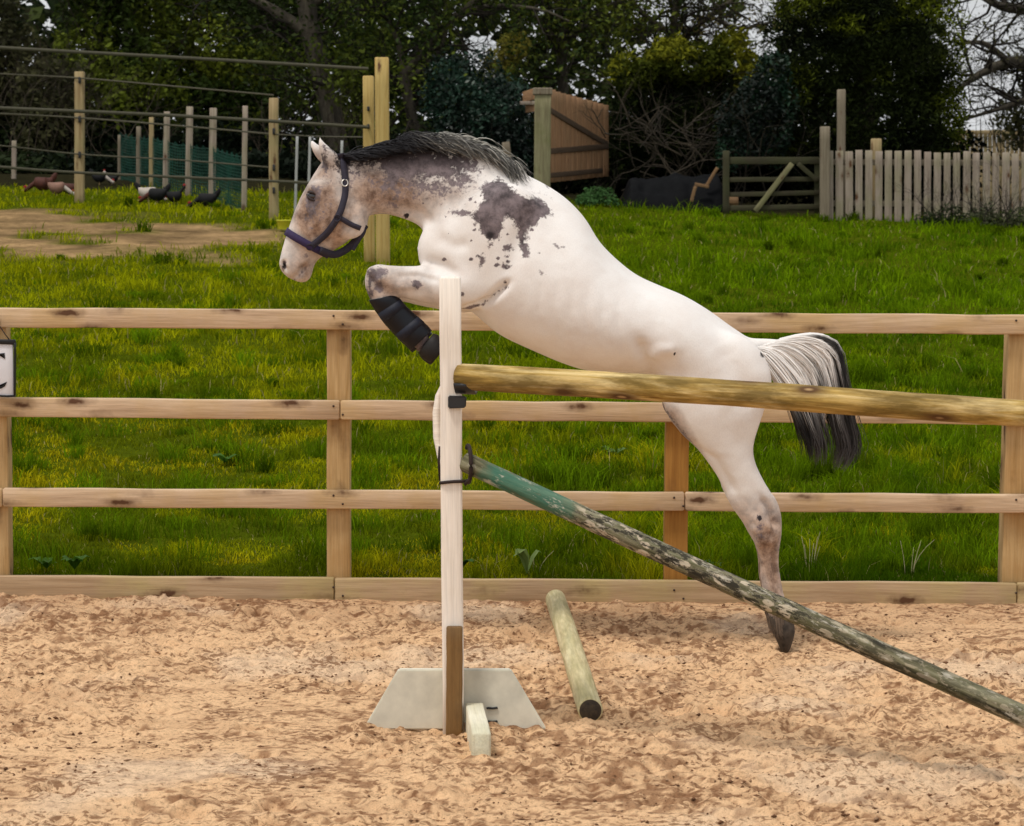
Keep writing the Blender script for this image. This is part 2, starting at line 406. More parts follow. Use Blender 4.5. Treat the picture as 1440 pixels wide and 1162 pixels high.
def dirt_mask(x, y):
    "the bare trodden patch on the left of the field"
    u = x / y
    lim = sstep(0.075, 0.105, -u + (fbm(x * 1.1, y * 0.7, 21) - 0.5) * 0.05)
    a = sstep(26.2, 27.8, y + (fbm(x * 0.9, y * 0.9, 22) - 0.5) * 3.0 - (u + 0.2) * 10) * sstep(34.5, 32.8, y + (fbm(x * 0.9, y * 0.9, 23) - 0.5) * 2 + (u + 0.2) * 22)
    g = fbm(x * 1.6, y * 1.1, 24, 4)
    return lim * a * sstep(0.40, 0.54, g + 0.10)

def litter(x, y): return sstep(38.2, 39.2, y - 1.2 * (x / y > .0) + (fbm(x * .9, y * .9, 29) - .5) * 1.2)    # leaf litter under the trees
m, nt, b = new_mat('meadow_soil')
a = nt.nodes.new('ShaderNodeVertexColor'); a.layer_name = 'Col'
n1 = noise(nt, coords(nt, rand=False), 9, 6, 0.65)
nt.links.new(mixc(nt, 1.0, a.outputs['Color'], ramp(nt, n1, [(0.3, 0.55), (0.65, 1.1)]), 'MULTIPLY'), b.inputs['Base Color'])
b.inputs['Roughness'].default_value = 0.9; bump(nt, b, n1, 0.6, 0.03); b.inputs['Specular IOR Level'].default_value = 0.0; M['soil'] = m
xs = np.concatenate([[-400, -150, -60, -30], np.linspace(-16, 16, 110), [30, 60, 150, 400]])
ys = np.concatenate([np.linspace(10.99, 26, 70), np.linspace(26.3, 46, 100), np.linspace(47, 90, 40), [130, 250, 600, 1500]])
V, Q = grid(xs, ys, lambda X, Y: terr(X, Y))
dm = dirt_mask(V[:, 0], V[:, 1]); dn = fbm(V[:, 0] * 3, V[:, 1] * 3, 31)[:, None]
cs = np.array([0.065, 0.085, 0.004]) * (1 - dm[:, None]) + (np.array([0.33, 0.215, 0.105]) * (0.2 + 1.5 * dn ** 1.3)) * dm[:, None]
li = litter(V[:, 0], V[:, 1])[:, None]; cs = cs * (1 - li) + np.array([0.022, 0.020, 0.010]) * li
tag(obj('field', mesh_np('field', V, Q, M['soil'], cs, True)), kind='structure')

# arena sand, churned by hooves
def sand_z(x, y):
    z = (fbm(x * 1.4, y * 1.4, 1, 3) - 0.5) * 0.028
    z += (fbm(x * 7.0, y * 11, 2, 3) - 0.5) * 0.050
    r = 1 - np.abs(2 * fbm(x * 11, y * 17, 4, 2) - 1)
    z += (r ** 2) * 0.017 - 0.008
    c = fbm(x * 24, y * 36, 6, 3, 0.6)
    z += (c - 0.5) * 0.040 + (fbm(x * 44, y * 52, 8, 2) - 0.5) * 0.010
    sm = sstep(0.56, 0.66, fbm(x * 0.9 + 4, y * 0.9, 9, 3))     # smoother trodden spots
    z = z * (1 - 0.65 * sm)
    z += 0.008 * sstep(10.55, 10.9, y)                          # pushed up along the kickboard
    return z
hoofs = RNG.random((150, 3)) * [5.6, 6.0, 6.28] + [-2.8, 4.8, 0]
xs = np.concatenate([[-60, -30, -12, -6, -4, -3.2], np.arange(-2.75, 2.75, 0.0125), [3.2, 4, 6, 12, 30, 60]])
ys = np.concatenate([[-40, -15, -4, 0, 2, 3.4, 4.1], np.arange(4.55, 10.93, 0.0115)])
V, Q = grid(xs, ys, lambda X, Y: X * 0)
x, y = V[:, 0], V[:, 1]; z = sand_z(x, y)
for hx, hy, ha in hoofs[:90]:
    s = np.where((abs(x - hx) < 0.16) & (abs(y - hy) < 0.16))[0]
    if not len(s): continue
    dx, dy = x[s] - hx, y[s] - hy; u = dx * math.cos(ha) + dy * math.sin(ha); v = -dx * math.sin(ha) + dy * math.cos(ha)
    r = np.sqrt((u / 0.065) ** 2 + (v / 0.06) ** 2)
    z[s] += -0.028 * sstep(1.15, 0.7, r) + 0.014 * np.exp(-((r - 1.3) / 0.22) ** 2) * (u > -0.02)
far = (abs(x) > 2.76) | (y < 4.5); z[far] *= 0.3
V[:, 2] = z
# colour: dry sand with darker moist crumbs and small shadows painted in
den = fbm(x * 2.6, y * 2.6, 18, 3)
st = fbm(x * 25, y * 40, 13, 4, 0.6) + 0.34 * (den - 0.5)
damp_shade = sstep(0.50, 0.68, fbm(x * 8.0, y * 11.0, 12, 4)) * 0.20 + sstep(0.545, 0.66, st) * 0.80
damp_shade = np.clip(damp_shade + 0.28 * sstep(9.9, 10.8, y), 0, 1)[:, None]  # darker along the kickboard
pale = (sstep(0.55, 0.72, fbm(x * 1.6, y * 1.6, 14, 4)))[:, None]
cs = np.array([0.78, 0.505, 0.285]) * (1 - damp_shade) + np.array([0.30, 0.155, 0.078]) * damp_shade
cs = cs * (1 - 0.5 * pale) + np.array([0.82, 0.62, 0.43]) * 0.5 * pale
m, nt, b = new_mat('arena_sand')
a = nt.nodes.new('ShaderNodeVertexColor'); a.layer_name = 'Col'
n1 = noise(nt, coords(nt, rand=False), 55, 6, 0.7); n2 = noise(nt, coords(nt, rand=False), 230, 3, 0.7)
c = mixc(nt, 1.0, a.outputs['Color'], ramp(nt, n1, [(0.32, 0.50), (0.46, 0.98), (0.7, 1.10)]), 'MULTIPLY')
c = mixc(nt, 0.6, c, ramp(nt, n2, [(0.3, 0.6), (0.55, 1.0)]), 'MULTIPLY')
n3 = noise(nt, coords(nt, (1, 1.5, 1), rand=False), 34, 5, 0.62, 0.4); n4 = noise(nt, coords(nt, rand=False), 3.2, 4, 0.6)
mk = ramp(nt, mth(nt, 'ADD', n3, mth(nt, 'MULTIPLY', mth(nt, 'SUBTRACT', n4, 0.5), 0.55)), [(0.54, 0.0), (0.62, 0.8)])
c = mixc(nt, mk, c, (0.20, 0.095, 0.045))  # small shadows of the churned sand, painted as dark marks
nt.links.new(c, b.inputs['Base Color']); b.inputs['Roughness'].default_value = 0.95; b.inputs['Specular IOR Level'].default_value = 0.1
bump(nt, b, n1, 0.8, 0.012); M['sand'] = m
tag(obj('arena_sand', mesh_np('arena_sand', V, Q, M['sand'], cs, True)), kind='structure')

# loose crumbs and fibre shreds on the sand
n = 9000
yy = 4.7 + 6.15 * RNG.random(n) ** 0.8; xx = (RNG.random(n) - 0.5) * 2 * (0.235 * yy + 0.1)
keep = fbm(xx * 2.2, yy * 2.2, 17, 3) + RNG.random(n) * 0.25 > 0.58; xx, yy = xx[keep], yy[keep]; n = len(xx)
r = 0.0025 + 0.006 * RNG.random(n) ** 3.0
base = np.array([[1, 0, 0], [-1, 0, 0], [0, 1, 0], [0, -1, 0], [0, 0, 1], [0, 0, -1]], float)
sc = RNG.random((n, 6)) * 0.6 + 0.6; el = RNG.random(n) * 1.3 + 0.7; an = RNG.random(n) * 3.14
vv = base[None] * sc[:, :, None] * r[:, None, None]; vv[:, :, 0] *= el[:, None] * 1.2; vv[:, :, 2] *= 0.7
ca, sa = np.cos(an)[:, None], np.sin(an)[:, None]
vx, vy = vv[:, :, 0] * ca - vv[:, :, 1] * sa, vv[:, :, 0] * sa + vv[:, :, 1] * ca
zz = sand_z(xx, yy)
vv = np.stack([vx + xx[:, None], vy + yy[:, None], vv[:, :, 2] + zz[:, None] + r[:, None] * 0.3], -1)
T = np.array([[0, 2, 4], [2, 1, 4], [1, 3, 4], [3, 0, 4], [2, 0, 5], [1, 2, 5], [3, 1, 5], [0, 3, 5]])
F = (np.arange(n)[:, None, None] * 6 + T[None]).reshape(-1, 3)
tone = RNG.random(n)[:, None]
cs = np.where(tone < 0.6, np.array([[0.17, 0.085, 0.045]]), np.array([[0.48, 0.30, 0.18]])) * (0.7 + 0.6 * RNG.random((n, 1)))
M['crumb'] = leaf_mat('sand_crumb', 0.95, 0.1, 0.0, 0.3, 60)
tag(obj('sand_crumbs', mesh_np('sand_crumbs', vv.reshape(-1, 3), F, M['crumb'], np.repeat(cs, 6, 0), True)), kind='stuff')

# ================================================================== grass
def blades(x, y, z, h, w, col, lean=0.5):
    n = len(x); a = RNG.random(n) * 6.283; l = h * (0.15 + lean * RNG.random(n)); b = RNG.random(n) * 6.283
    dx, dy = np.cos(a) * l, np.sin(a) * l; wx, wy = np.cos(b) * w / 2, np.sin(b) * w / 2
    p = np.stack([x, y, z], -1)
    W = np.stack([wx, wy, 0 * wx], -1)
    mid = p + np.stack([dx * 0.35, dy * 0.35, h * 0.6], -1); tip = p + np.stack([dx, dy, h * (1 - 0.25 * (l / h))], -1)
    V = np.stack([p - W, p + W, mid - W * 0.8, mid + W * 0.8, tip], 1).reshape(-1, 3)
    k = np.arange(n)[:, None] * 5
    return V, k + np.array([[0, 1, 3, 2]]), k + np.array([[2, 3, 4]]), np.repeat(col, 5, 0)
def grass_tone(x, y):
    g = fbm(x * 0.8, y * 0.8, 41, 4)[:, None]; g2 = fbm(x * 2.6, y * 2.6, 43, 3)[:, None]; r = RNG.random((len(x), 1)); r2 = RNG.random((len(x), 1))
    u = (x / y)[:, None]; yy = y[:, None]
    # mossy yellow close to the fence on the left, lush green further back and to the right
    moss = np.clip(sstep(0.10, -0.20, u) * 0.75 + 0.15, 0, 1) * sstep(19, 14.5, yy) * sstep(0.36, 0.58, g + (g2 - 0.5) * 0.5)
    moss = np.clip(moss + 0.5 * sstep(0.54, 0.66, g2) * sstep(24, 15, yy), 0, 1)
    lush = (np.array([[0.38, 0.40, 0.0045]]) * sstep(.10, -.12, u) + np.array([[0.165, 0.275, 0.0035]]) * (1 - sstep(.10, -.12, u))) * (0.45 + 1.05 * g2); yel = np.array([[0.46, 0.40, 0.007]]) * (0.6 + 0.7 * r); dark = np.array([[0.045, 0.115, 0.003]])
    c = lush * (1 - moss) + yel * moss
    dk = np.clip(sstep(0.55, 0.68, fbm(x * 1.7, y * 1.7, 47, 3)) + .7 * sstep(.58, .68, fbm(x * 6, y * 4, 49, 3)), 0, 1)[:, None]
    c = c * (1 - 0.7 * dk) + dark * 0.7 * dk
    c = np.where(r2 > 0.975, np.array([[0.42, 0.36, 0.14]]), c)
    return c * (0.7 + 0.6 * r)
parts = []
def scatter(n, y0, y1, half, power):
    "density falls with distance"
    t = RNG.random(n); yy = 1 / (1 / y0 + t * (1 / y1 - 1 / y0)) if power == 2 else y0 + (y1 - y0) * t
    xx = (RNG.random(n) - 0.5) * 2 * (half * yy + 0.3); return xx, yy
x, y = scatter(215000, 10.99, 41.0, 0.225, 2)
xs2, ys2 = scatter(30000, 10.99, 41.0, 0.125, 2); sg_ = np.where(RNG.random(len(xs2)) < .5, -1, 1); x = np.concatenate([x, xs2 + sg_ * (.345 * ys2 + .5)]); y = np.concatenate([y, ys2])
clump = fbm(x * 7, y * 5.5, 51, 3); keep = (dirt_mask(x, y) * 1.15 < RNG.random(len(x))) & (litter(x, y) < RNG.random(len(x))); x, y, clump = x[keep], y[keep], clump[keep]
long_ = sstep(0.44, 0.60, fbm(x * 0.7, y * 0.7, 53, 3)) * (0.5 + 0.5 * sstep(-0.1, 0.1, x / y)) 
h = (0.018 + 0.030 * RNG.random(len(x)) + 0.16 * np.clip(clump - 0.50, 0, 1) / 0.5 * (0.6 + long_) + 0.035 * long_) * (1 + 0.3 * sstep(16, 30, y)) * (1 - 0.42 * sstep(18, 13, y) * sstep(.12, -.08, x / y))
w = 0.0044 * (y / 11.0) ** 1.1
parts.append(blades(x, y, terr(x, y) - 0.005, h, w, grass_tone(x, y), 0.9))
# taller fringe along the kickboard and lush tufts
x = (RNG.random(20000) - 0.5) * 6.2; y = 11.0 + RNG.random(20000) ** 1.5 * 0.5
hh = fbm(x * 2.2, y * 2, 57, 3); h = 0.022 + 0.13 * sstep(0.54, 0.70, hh) * RNG.random(len(x))
parts.append(blades(x, y, terr(x, y) - 0.005, h, np.full(len(x), 0.0045), grass_tone(x, y) * np.array([[0.9, 0.95, 0.9]]), 0.6))
# tussocks
nt_ = 750; tx, ty = scatter(nt_, 11.3, 40, 0.21, 2); tx = np.where(RNG.random(nt_) < 0.35, np.abs(tx), tx)
ok = dirt_mask(tx, ty) < 0.3; tx, ty = tx[ok], ty[ok]; k = 60
rr = 0.03 + 0.09 * RNG.random(len(tx)); ang = RNG.random((len(tx), k)) * 6.283; rad = np.sqrt(RNG.random((len(tx), k))) * rr[:, None]
x = (tx[:, None] + rad * np.cos(ang) * 1.5).ravel(); y = (ty[:, None] + rad * np.sin(ang)).ravel()
h = (0.06 + 0.11 * RNG.random((len(tx), 1)) * (0.5 + RNG.random((len(tx), k)))).ravel()
tc_ = np.repeat(np.array([[0.13, 0.22, 0.004]]) * (0.5 + 0.9 * RNG.random((len(tx), 1))), k, 0) * (0.7 + 0.6 * RNG.random((len(x), 1)))
parts.append(blades(x, y, terr(x, y) - 0.005, h, 0.0045 * (y / 11), tc_, 0.8))
off = 0; VV, QQ, TT, CC = [], [], [], []
for v, q, t, c in parts:
    VV.append(v); QQ.append(q + off); TT.append(t + off); CC.append(c); off += len(v)
M['grass'] = leaf_mat('grass_blade', 0.8, 0.0, 0.40, 0.25, 1.5)
tag(obj('grass', mesh_np('grass', np.concatenate(VV), [np.concatenate(QQ), np.concatenate(TT)], M['grass'], np.concatenate(CC))), kind='stuff')

# broad dock leaves and pale stalks growing in the grass by the fence
M['weed'] = leaf_mat('broad_weed_leaf', 0.6, 0.12, 0.3, 0.3, 8)
def weed(px, D, n, size, col, label, up=0.5, group='broad leaved weeds in the grass'):
    g = ground_px(px, D); V, Q = [], []
    for i in range(n):
        a = random.random() * 6.28; L = size * random.uniform(0.6, 1.1); w = L * 0.24
        d = Vector((math.cos(a), math.sin(a), 0)); s = Vector((-d.y, d.x, 0)); o = len(V)
        for t, ww, hz in ((0, .15, 0), (.35, 1, up * .55), (.7, .9, up * .8), (1, .08, up * .7)):
            c = d * L * t * 0.8 + Vector((0, 0, hz * L + .02))
            V += [c - s * w * ww + Vector((0, 0, .12 * w * ww)), c, c + s * w * ww + Vector((0, 0, .12 * w * ww))]
        for r_ in range(3):
            for k_ in range(2):
                q = o + r_ * 3 + k_; Q.append([q, q + 1, q + 4, q + 3])
    V = np.array([list(v) for v in V]); cs = np.array(col) * (0.8 + 0.4 * RNG.random((len(V), 1)))
    o = obj('weed_plant', mesh_np('weed_plant', V, np.array(Q), M['weed'], cs, True), None, g)
    return tag(o, label, 'weed', group)
weed(868, 14.6, 8, 0.13, (0.14, 0.24, 0.05), 'broad leaved weed just above the lower rail, between the slanting pole and the hind leg')
weed(875, 18.8, 7, 0.15, (0.10, 0.20, 0.06), 'small broad leaved weed in the grass above the dip of the horse\'s back', 0.3)
weed(745, 11.15, 4, 0.13, (0.26, 0.36, 0.10), 'pale curling weed behind the kickboard left of the ground pole', 1.4)
weed(60, 11.25, 8, 0.10, (0.10, 0.22, 0.02), 'green dock plant behind the kickboard near the left post', 0.6)
weed(100, 11.2, 9, 0.10, (0.10, 0.23, 0.02), 'bushy dock plant behind the kickboard, right of another dock', 0.8)
weed(315, 14.0, 9, 0.11, (0.06, 0.15, 0.015), 'dark leafy weed between the middle and lower rails left of a fence post', 0.5)
weed(1010, 11.25, 7, 0.08, (0.07, 0.17, 0.03), 'low weed behind the kickboard just left of the horse\'s hind leg', 0.7)
weed(650, 11.25, 8, 0.09, (0.06, 0.15, 0.015), 'leafy weed behind the kickboard right beside the pale upright', 0.8)
M['stalk'] = flat_mat('dry_straw_stalk', (0.48, 0.44, 0.22), var=0.2)
def stalks(px, D, n, L, label):
    g = ground_px(px, D); paths = []
    for i in range(n):
        a = random.random() * 6.28; l = L * random.uniform(0.6, 1.1); lean = random.uniform(.1, .7)
        t = np.linspace(0, 1, 5); paths.append((np.stack([np.cos(a) * l * lean * t ** 1.6 + .02 * np.cos(a), .3 * np.sin(a) * l * lean * t, l * (t - .3 * lean * t * t)], -1), 0.0022 * (1 - 0.6 * t)))
    V, Q, T = tube_np(paths, 4)
    tag(obj('straw_tuft', mesh_np('straw_tuft', V, [Q, T], M['stalk']), None, g), label, 'dry grass', 'dry straw tufts in the grass')
stalks(1148, 11.3, 7, 0.24, 'pale dry straw tuft behind the kickboard, right of the horse\'s hind leg')
stalks(1290, 11.3, 5, 0.20, 'leaning dry stalks behind the kickboard, left of the right hand fence post')
stalks(755, 11.2, 3, 0.13, 'few dry stalks behind the kickboard above the far end of the ground pole')

# ================================================================== arena fence
fence = thing('post_and_rail_fence', P(700, 830, Y_F), 'pale sawn timber three-rail fence with a kickboard along the edge of the sand arena', 'fence')
def zline(y_left, y_right, px): return y_left + (y_right - y_left) * px / 1440.0
def rails(name, top_l, top_r, bot_l, bot_r, joints, th, mat, D, seed):
    for i in range(len(joints) - 1):
        a, b_ = joints[i], joints[i + 1]
        pa = P(a, (zline(top_l, top_r, a) + zline(bot_l, bot_r, a)) / 2, D); pb = P(b_, (zline(top_l, top_r, b_) + zline(bot_l, bot_r, b_)) / 2, D)
        H = (P(a, top_l, D) - P(a, bot_l, D)).length
        gap = (pb - pa).normalized() * 0.0015
        board(name, pa + gap + FWD * th / 2, pb - gap + FWD * th / 2, th, H, mat, fence, seed=seed + i, bevel=0.006, wob=0.002, nseg=14)
rails('rail', 433, 444, 460.5, 470, [-965, -5, 955, 1915], 0.038, M['rail'], Y_F, 10)
rails('rail', 560, 571, 587, 597, [-1442, -482, 478, 1438, 2398], 0.038, M['rail'], Y_F, 20)
rails('rail', 687, 696, 713, 722, [-957, 3, 963, 1923], 0.038, M['rail'], Y_F, 30)
rails('kickboard', 810, 821, 866, 877, [-1450, -490, 470, 1430, 2390], 0.040, M['kick'], Y_F, 40)
for i, (px, mt, wpx) in enumerate([(-488, 'post', 33), (-8, 'post', 33), (476, 'post', 33), (955, 'post_amber', 33), (1436, 'post', 35), (1917, 'post', 33)]):
    b0 = P(px, 845, Y_F + 0.045); t0 = P(px, zline(438, 448, px), Y_F + 0.045)
    w = wpx / 321.0; b0.x = t0.x
    post('post', b0 + FWD * (w / 2 - 0.004), t0 + FWD * (w / 2 - 0.004), w, w, M[mt], fence, seed=60 + i)
# nail heads on the rails, two per post crossing
nail_me = tube_np([(np.array([[0, 0, 0], [0, -0.003, 0]]), np.array([0.005, 0.005]))], 8)
nail_me = mesh_np('nail', nail_me[0], [nail_me[1], nail_me[2]], M['nail'])
for px in (-8, 476, 955, 1436):
    for yl, yr in ((447, 457), (574, 584), (700, 709), (828, 840)):
        for dx, dy in ((-7, -6), (6, 6)):
            obj('nail_head', nail_me, fence, P(px + dx, zline(yl, yr, px) + dy, Y_F - 0.0005))

# dressage letter board hanging at the left edge
sign = thing('letter_board', P(-18, 518, Y_F - 0.03), 'white letter board with black frame hanging on the fence at the left edge', 'sign')
M['signwhite'] = flat_mat('white_sign_face', (0.72, 0.72, 0.76), var=0.08, rough=0.4)
M['signblack'] = flat_mat('black_sign_paint', (0.012, 0.012, 0.014), var=0.1, rough=0.4)
SD = Y_F - 0.05
board('panel', P(-58, 519, SD), P(19, 519, SD), 0.012, 80 / 321, M['signwhite'], sign, bevel=0.003)
board('frame_bar', P(-61, 481, SD - .003), P(22, 481, SD - .003), 0.02, 7 / 321, M['signblack'], sign)
board('frame_bar', P(-61, 557, SD - .003), P(22, 557, SD - .003), 0.02, 3 / 321, M['signblack'], sign, seed=1)
post('frame_bar', P(21, 556, SD - .003), P(21, 482, SD - .003), 2.5 / 321, 0.02, M['signblack'], sign)
post('frame_bar', P(-60, 556, SD - .003), P(-60, 482, SD - .003), 2.5 / 321, 0.02, M['signblack'], sign)
cV, cQ = [], []
nn = 40
for i in range(nn + 1):
    a = math.radians(52 + (360 - 104) * i / nn)
    thick = 2.2 + 5.5 * (0.5 - 0.5 * math.cos(a - math.pi * 0)) ** 1.0 if True else 4
    ro, ri = 25.0, 25.0 - thick
    for r_ in (ro, ri): cV.append(P(-17 + r_ * 0.98 * math.cos(a), 521 - r_ * 1.02 * math.sin(a), SD - 0.0085))
for i in range(nn): cQ.append([2 * i, 2 * i + 1, 2 * i + 3, 2 * i + 2])
for poly in ([(-4, 498), (-4, 502.5), (3, 499.8), (7, 505), (6.5, 496.5), (2, 497.5)], [(-4, 543), (-4, 547.5), (2, 546.5), (7, 543.5), (10, 537), (8, 538.5), (3, 542.8)]):
    o = len(cV)
    for q in poly: cV.append(P(q[0], q[1], SD - 0.0087))
    for k_ in range(1, len(poly) - 1): cQ.append([o, o + k_, o + k_ + 1, o + k_ + 1])
cQ3 = np.array([q[:3] for q in cQ if q[2] == q[3]]); cQ = np.array([q for q in cQ if q[2] != q[3]])
obj('letter', mesh_np('letter', [list(v - wloc(sign)) for v in cV], [cQ, cQ3], M['signblack']), sign, wloc(sign))
for pth in ([list(P(14, 479, SD)), list(P(7, 470, SD - .01)), list(P(-1, 458, Y_F - .01)), list(P(-4, 440, Y_F - .01))], [list(P(-50, 479, SD)), list(P(-44, 458, Y_F - .01)), list(P(-43, 440, Y_F - .01))]):
    V, Q, T = tube_np([(pth, [.0025] * len(pth))], 6); obj('hanging_cord', mesh_np('hanging_cord', V - np.array(wloc(sign)), [Q, T], M['rubber']), sign, wloc(sign))

# ================================================================== the jump
b0 = G(637, 1031, 0.0); YJ = b0.y; s = F_PX / YJ
stand = thing('jump_stand', (b0.x, YJ, 0), 'pale wooden jump upright on a dirty white trapezoid foot board, brown batten at its base', 'jump stand')
W = 30 / s
tp = P(633, 389, YJ)
post('upright', Vector((b0.x + 0.002, YJ, -0.02)), tp, W, 0.07, M['white_wood'], stand, seed=3, bevel=0.007)
post('batten', Vector((P(639, 1031, YJ - .05).x, YJ - 0.052, -0.03)), P(639, 881, YJ - 0.052), 23 / s, 0.028, M['brown_wood'], stand, bevel=0.004)
# trapezoid foot board standing on the sand behind the upright
def prism(name, pts, depth, mat, parent, D0):
    bm = bmesh.new(); f = [bm.verts.new(p) for p in pts]; bk = [bm.verts.new(Vector(p) + Vector((0, depth, 0))) for p in pts]; n = len(pts)
    bm.faces.new(f); bm.faces.new(bk[::-1])
    for i in range(n): bm.faces.new([f[i], bk[i], bk[(i + 1) % n], f[(i + 1) % n]])
    bmesh.ops.bevel(bm, geom=[e for e in bm.edges], offset=0.004, segments=2, affect='EDGES')
    bmesh.ops.recalc_face_normals(bm, faces=bm.faces)
    for v in bm.verts: v.co -= Vector(wloc(parent))
    me = bpy.data.meshes.new(name); bm.to_mesh(me); bm.free(); me.materials.append(mat)
    return obj(name, me, parent, wloc(parent))
YB = YJ + 0.04
prism('foot_board', [P(511, 1026, YB), P(768, 1026, YB), P(718, 942, YB), P(560, 942, YB)], 0.03, M['foot'], stand, YB)
# foot pointing towards the camera
near = G(677, 1074, 0.0)
board('front_foot', Vector((P(667, 1000, YJ).x, YJ - 0.0, 0.05)), Vector((near.x, near.y, 0.045)), 27 / (F_PX / near.y), 0.112, M['cream_wood'], stand, bevel=0.006)
for py in (996, 1015):
    board('staple', P(684, py, YB - .004), P(700, py, YB - .004), 0.008, 0.007, M['black'], stand, seed=2)
# pole cup
cup = thing('pole_cup', P(650, 562, YJ), 'black plastic pole cup clipped on the pale upright under the top pole', 'pole cup')
YC = YJ - 0.045
prism('clamp', [P(630, 575, YC - .012), P(655, 574, YC - .012), P(656, 558, YC - .012), P(630, 557, YC - .012)], 0.03, M['black'], cup, YC)
cv, cq = [], []
nc = 12
for i in range(nc + 1):
    a = math.pi * (1.12 + 0.76 * i / nc)
    for r_ in (0.050, 0.060):
        for yy_ in (-0.035, 0.03):
            c = P(652, 530, YJ - 0.015); cv.append([c.x + 0.012 + (i / nc - .5) * 0.02 , c.y + math.cos(a) * r_ , c.z + 0.001 + math.sin(a) * r_]); cv[-1][0] += yy_
for i in range(nc):
    o = 4 * i
    cq += [[o, o + 1, o + 5, o + 4], [o + 2, o + 6, o + 7, o + 3], [o, o + 4, o + 6, o + 2], [o + 1, o + 3, o + 7, o + 5]]
cq += [[0, 2, 3, 1], [4 * nc, 4 * nc + 1, 4 * nc + 3, 4 * nc + 2]]
obj('cradle', mesh_np('cradle', np.array(cv) - np.array(wloc(cup)), np.array(cq), M['black'], smooth=False), cup, wloc(cup))
# top pole
r1 = 18.0 / s
A_ = P(645, 530.5, YJ - 0.015) ; B_ = P(1440, 580, 7.42); d = (B_ - A_); B2 = A_ + d * 1.32; 
o = obj('top_pole', pole_mesh((B2 - A_).length, 17.6 / s, M['log_yellow'], 3, wob=0.05, taper=-.10), None, (A_ + B2) / 2, frame(A_, B2))
tag(o, 'yellowish round rustic pole with knots, the upper one laid level across the jump', 'jump pole')
# second stand beyond the right edge carries its other end
far_stand = thing('jump_stand', (B2.x - 0.03, B2.y, 0), 'pale upright holding the right hand end of the top pole, beyond the picture', 'jump stand')
post('upright', Vector((B2.x + 0.03, B2.y, 0)), Vector((B2.x + 0.03, B2.y, 1.55)), W, 0.07, M['white_wood'], far_stand, seed=4)
prism('foot_board', [Vector((B2.x - .28, B2.y + .04, 0)), Vector((B2.x + .34, B2.y + .04, 0)), Vector((B2.x + .22, B2.y + .04, .2)), Vector((B2.x - .16, B2.y + .04, .2))], 0.03, M['foot'], far_stand, 0)
# lower slanting pole
A_ = P(652, 650, YJ - 0.012); B_ = P(1440, 1008, 7.6); d = (B_ - A_); B2 = A_ + d * (A_.z - 0.04) / (A_.z - B_.z)
o = obj('slanting_pole', pole_mesh((B2 - A_).length, 14.2 / s, M['log_old'], 5, wob=0.06), None, (A_ + B2) / 2, frame(A_, B2))
tag(o, 'old mossy pole with flaking green paint slanting from the upright down to the sand', 'jump pole')
# rubber cord tying it to the upright
cord = thing('rubber_cord', P(637, 678, YJ), 'dark rubber cord looped round the pale upright tying up the slanting pole', 'cord')
cc = P(637, 678, YJ); t = np.linspace(0, 2 * np.pi, 33); ex, ey = W / 2 + .006, 0.041
ring = np.stack([np.clip(np.cos(t) * ex * 1.3, -ex, ex), np.clip(np.sin(t) * ey * 1.3, -ey, ey), 0.004 * np.cos(t * 1) - 0.006 * np.sin(t)], -1)
V, Q, T = tube_np([(ring, np.full(33, .0055))], 8, False); obj('loop', mesh_np('loop', V, [Q], M['rubber'], smooth=True), cord, cc)
cc2 = P(656, 652, YJ - .01); t = np.linspace(-1.9, 2.2, 26)
ring = np.stack([0.006 + 0.010 * np.cos(t), -0.058 * np.cos(t * 0.85), 0.062 * np.sin(t)], -1)
V, Q, T = tube_np([(ring, np.full(26, .007)), (np.array([[.02, -.045, -.028], [0.01, -.048, -.05], [-0.005, -.045, -.066]]) , np.full(3, .006))], 8); obj('hook', mesh_np('hook', V, [Q, T], M['rubber'], smooth=True), cord, cc2)
V, Q, T = tube_np([([list(P(618.5, 628, YJ + .02)), list(P(617, 650, YJ + .02)), list(P(619, 676, YJ + .02))], [.005] * 3)], 6)
obj('loose_end', mesh_np('loose_end', V - np.array(cc), [Q, T], M['rubber']), cord, cc)
# pale strap bowing out behind the upright
sp = [P(624, 540, YJ + .045), P(616, 556, YJ + .05), P(612, 580, YJ + .05), P(613, 615, YJ + .05), P(619, 645, YJ + .045), P(624, 656, YJ + .04)]
V = []; 
for p in sp: V += [p + Vector((-.009, 0, 0)), p + Vector((.016, 0, 0)), p + Vector((.016, .006, 0)), p + Vector((-.009, .006, 0))]
Q = [[i * 4 + k, i * 4 + (k + 1) % 4, i * 4 + 4 + (k + 1) % 4, i * 4 + 4 + k] for i in range(5) for k in range(4)]
tag(obj('pale_strap', mesh_np('pale_strap', [list(v) for v in V], np.array(Q), M['white_wood'])), 'narrow pale strap bowing out behind the left side of the upright', 'strap')
# pole on the ground
A_ = P(782, 855, 10.55); A_ = G(781, 858, 0.0) + Vector((0, 0, 0.05)); B_ = G(830, 1017, 0.0) + Vector((0, 0, 0.047))
A_.y = min(A_.y, 10.75)
m, nt, b = new_mat('dark_end_grain'); v = coords(nt); nt.links.new(ramp(nt, noise(nt, v, 60, 4), [(0.3, (0.015, 0.010, 0.006)), (0.7, (0.06, 0.04, 0.02))]), b.inputs['Base Color']); b.inputs['Roughness'].default_value = 0.8
gp_me = pole_mesh((B_ - A_).length, 0.044, M['log_pale'], 8, wob=0.03); gp_me.materials.append(m); M['endgrain'] = m
gp_me.polygons[len(gp_me.polygons) - 1].material_index = 1; gp_me.polygons[len(gp_me.polygons) - 2].material_index = 1
tag(obj('ground_pole', gp_me, None, (A_ + B_) / 2, frame(A_, B_)), 'pale round pole with dark sawn end lying on the sand behind the jump', 'ground pole')
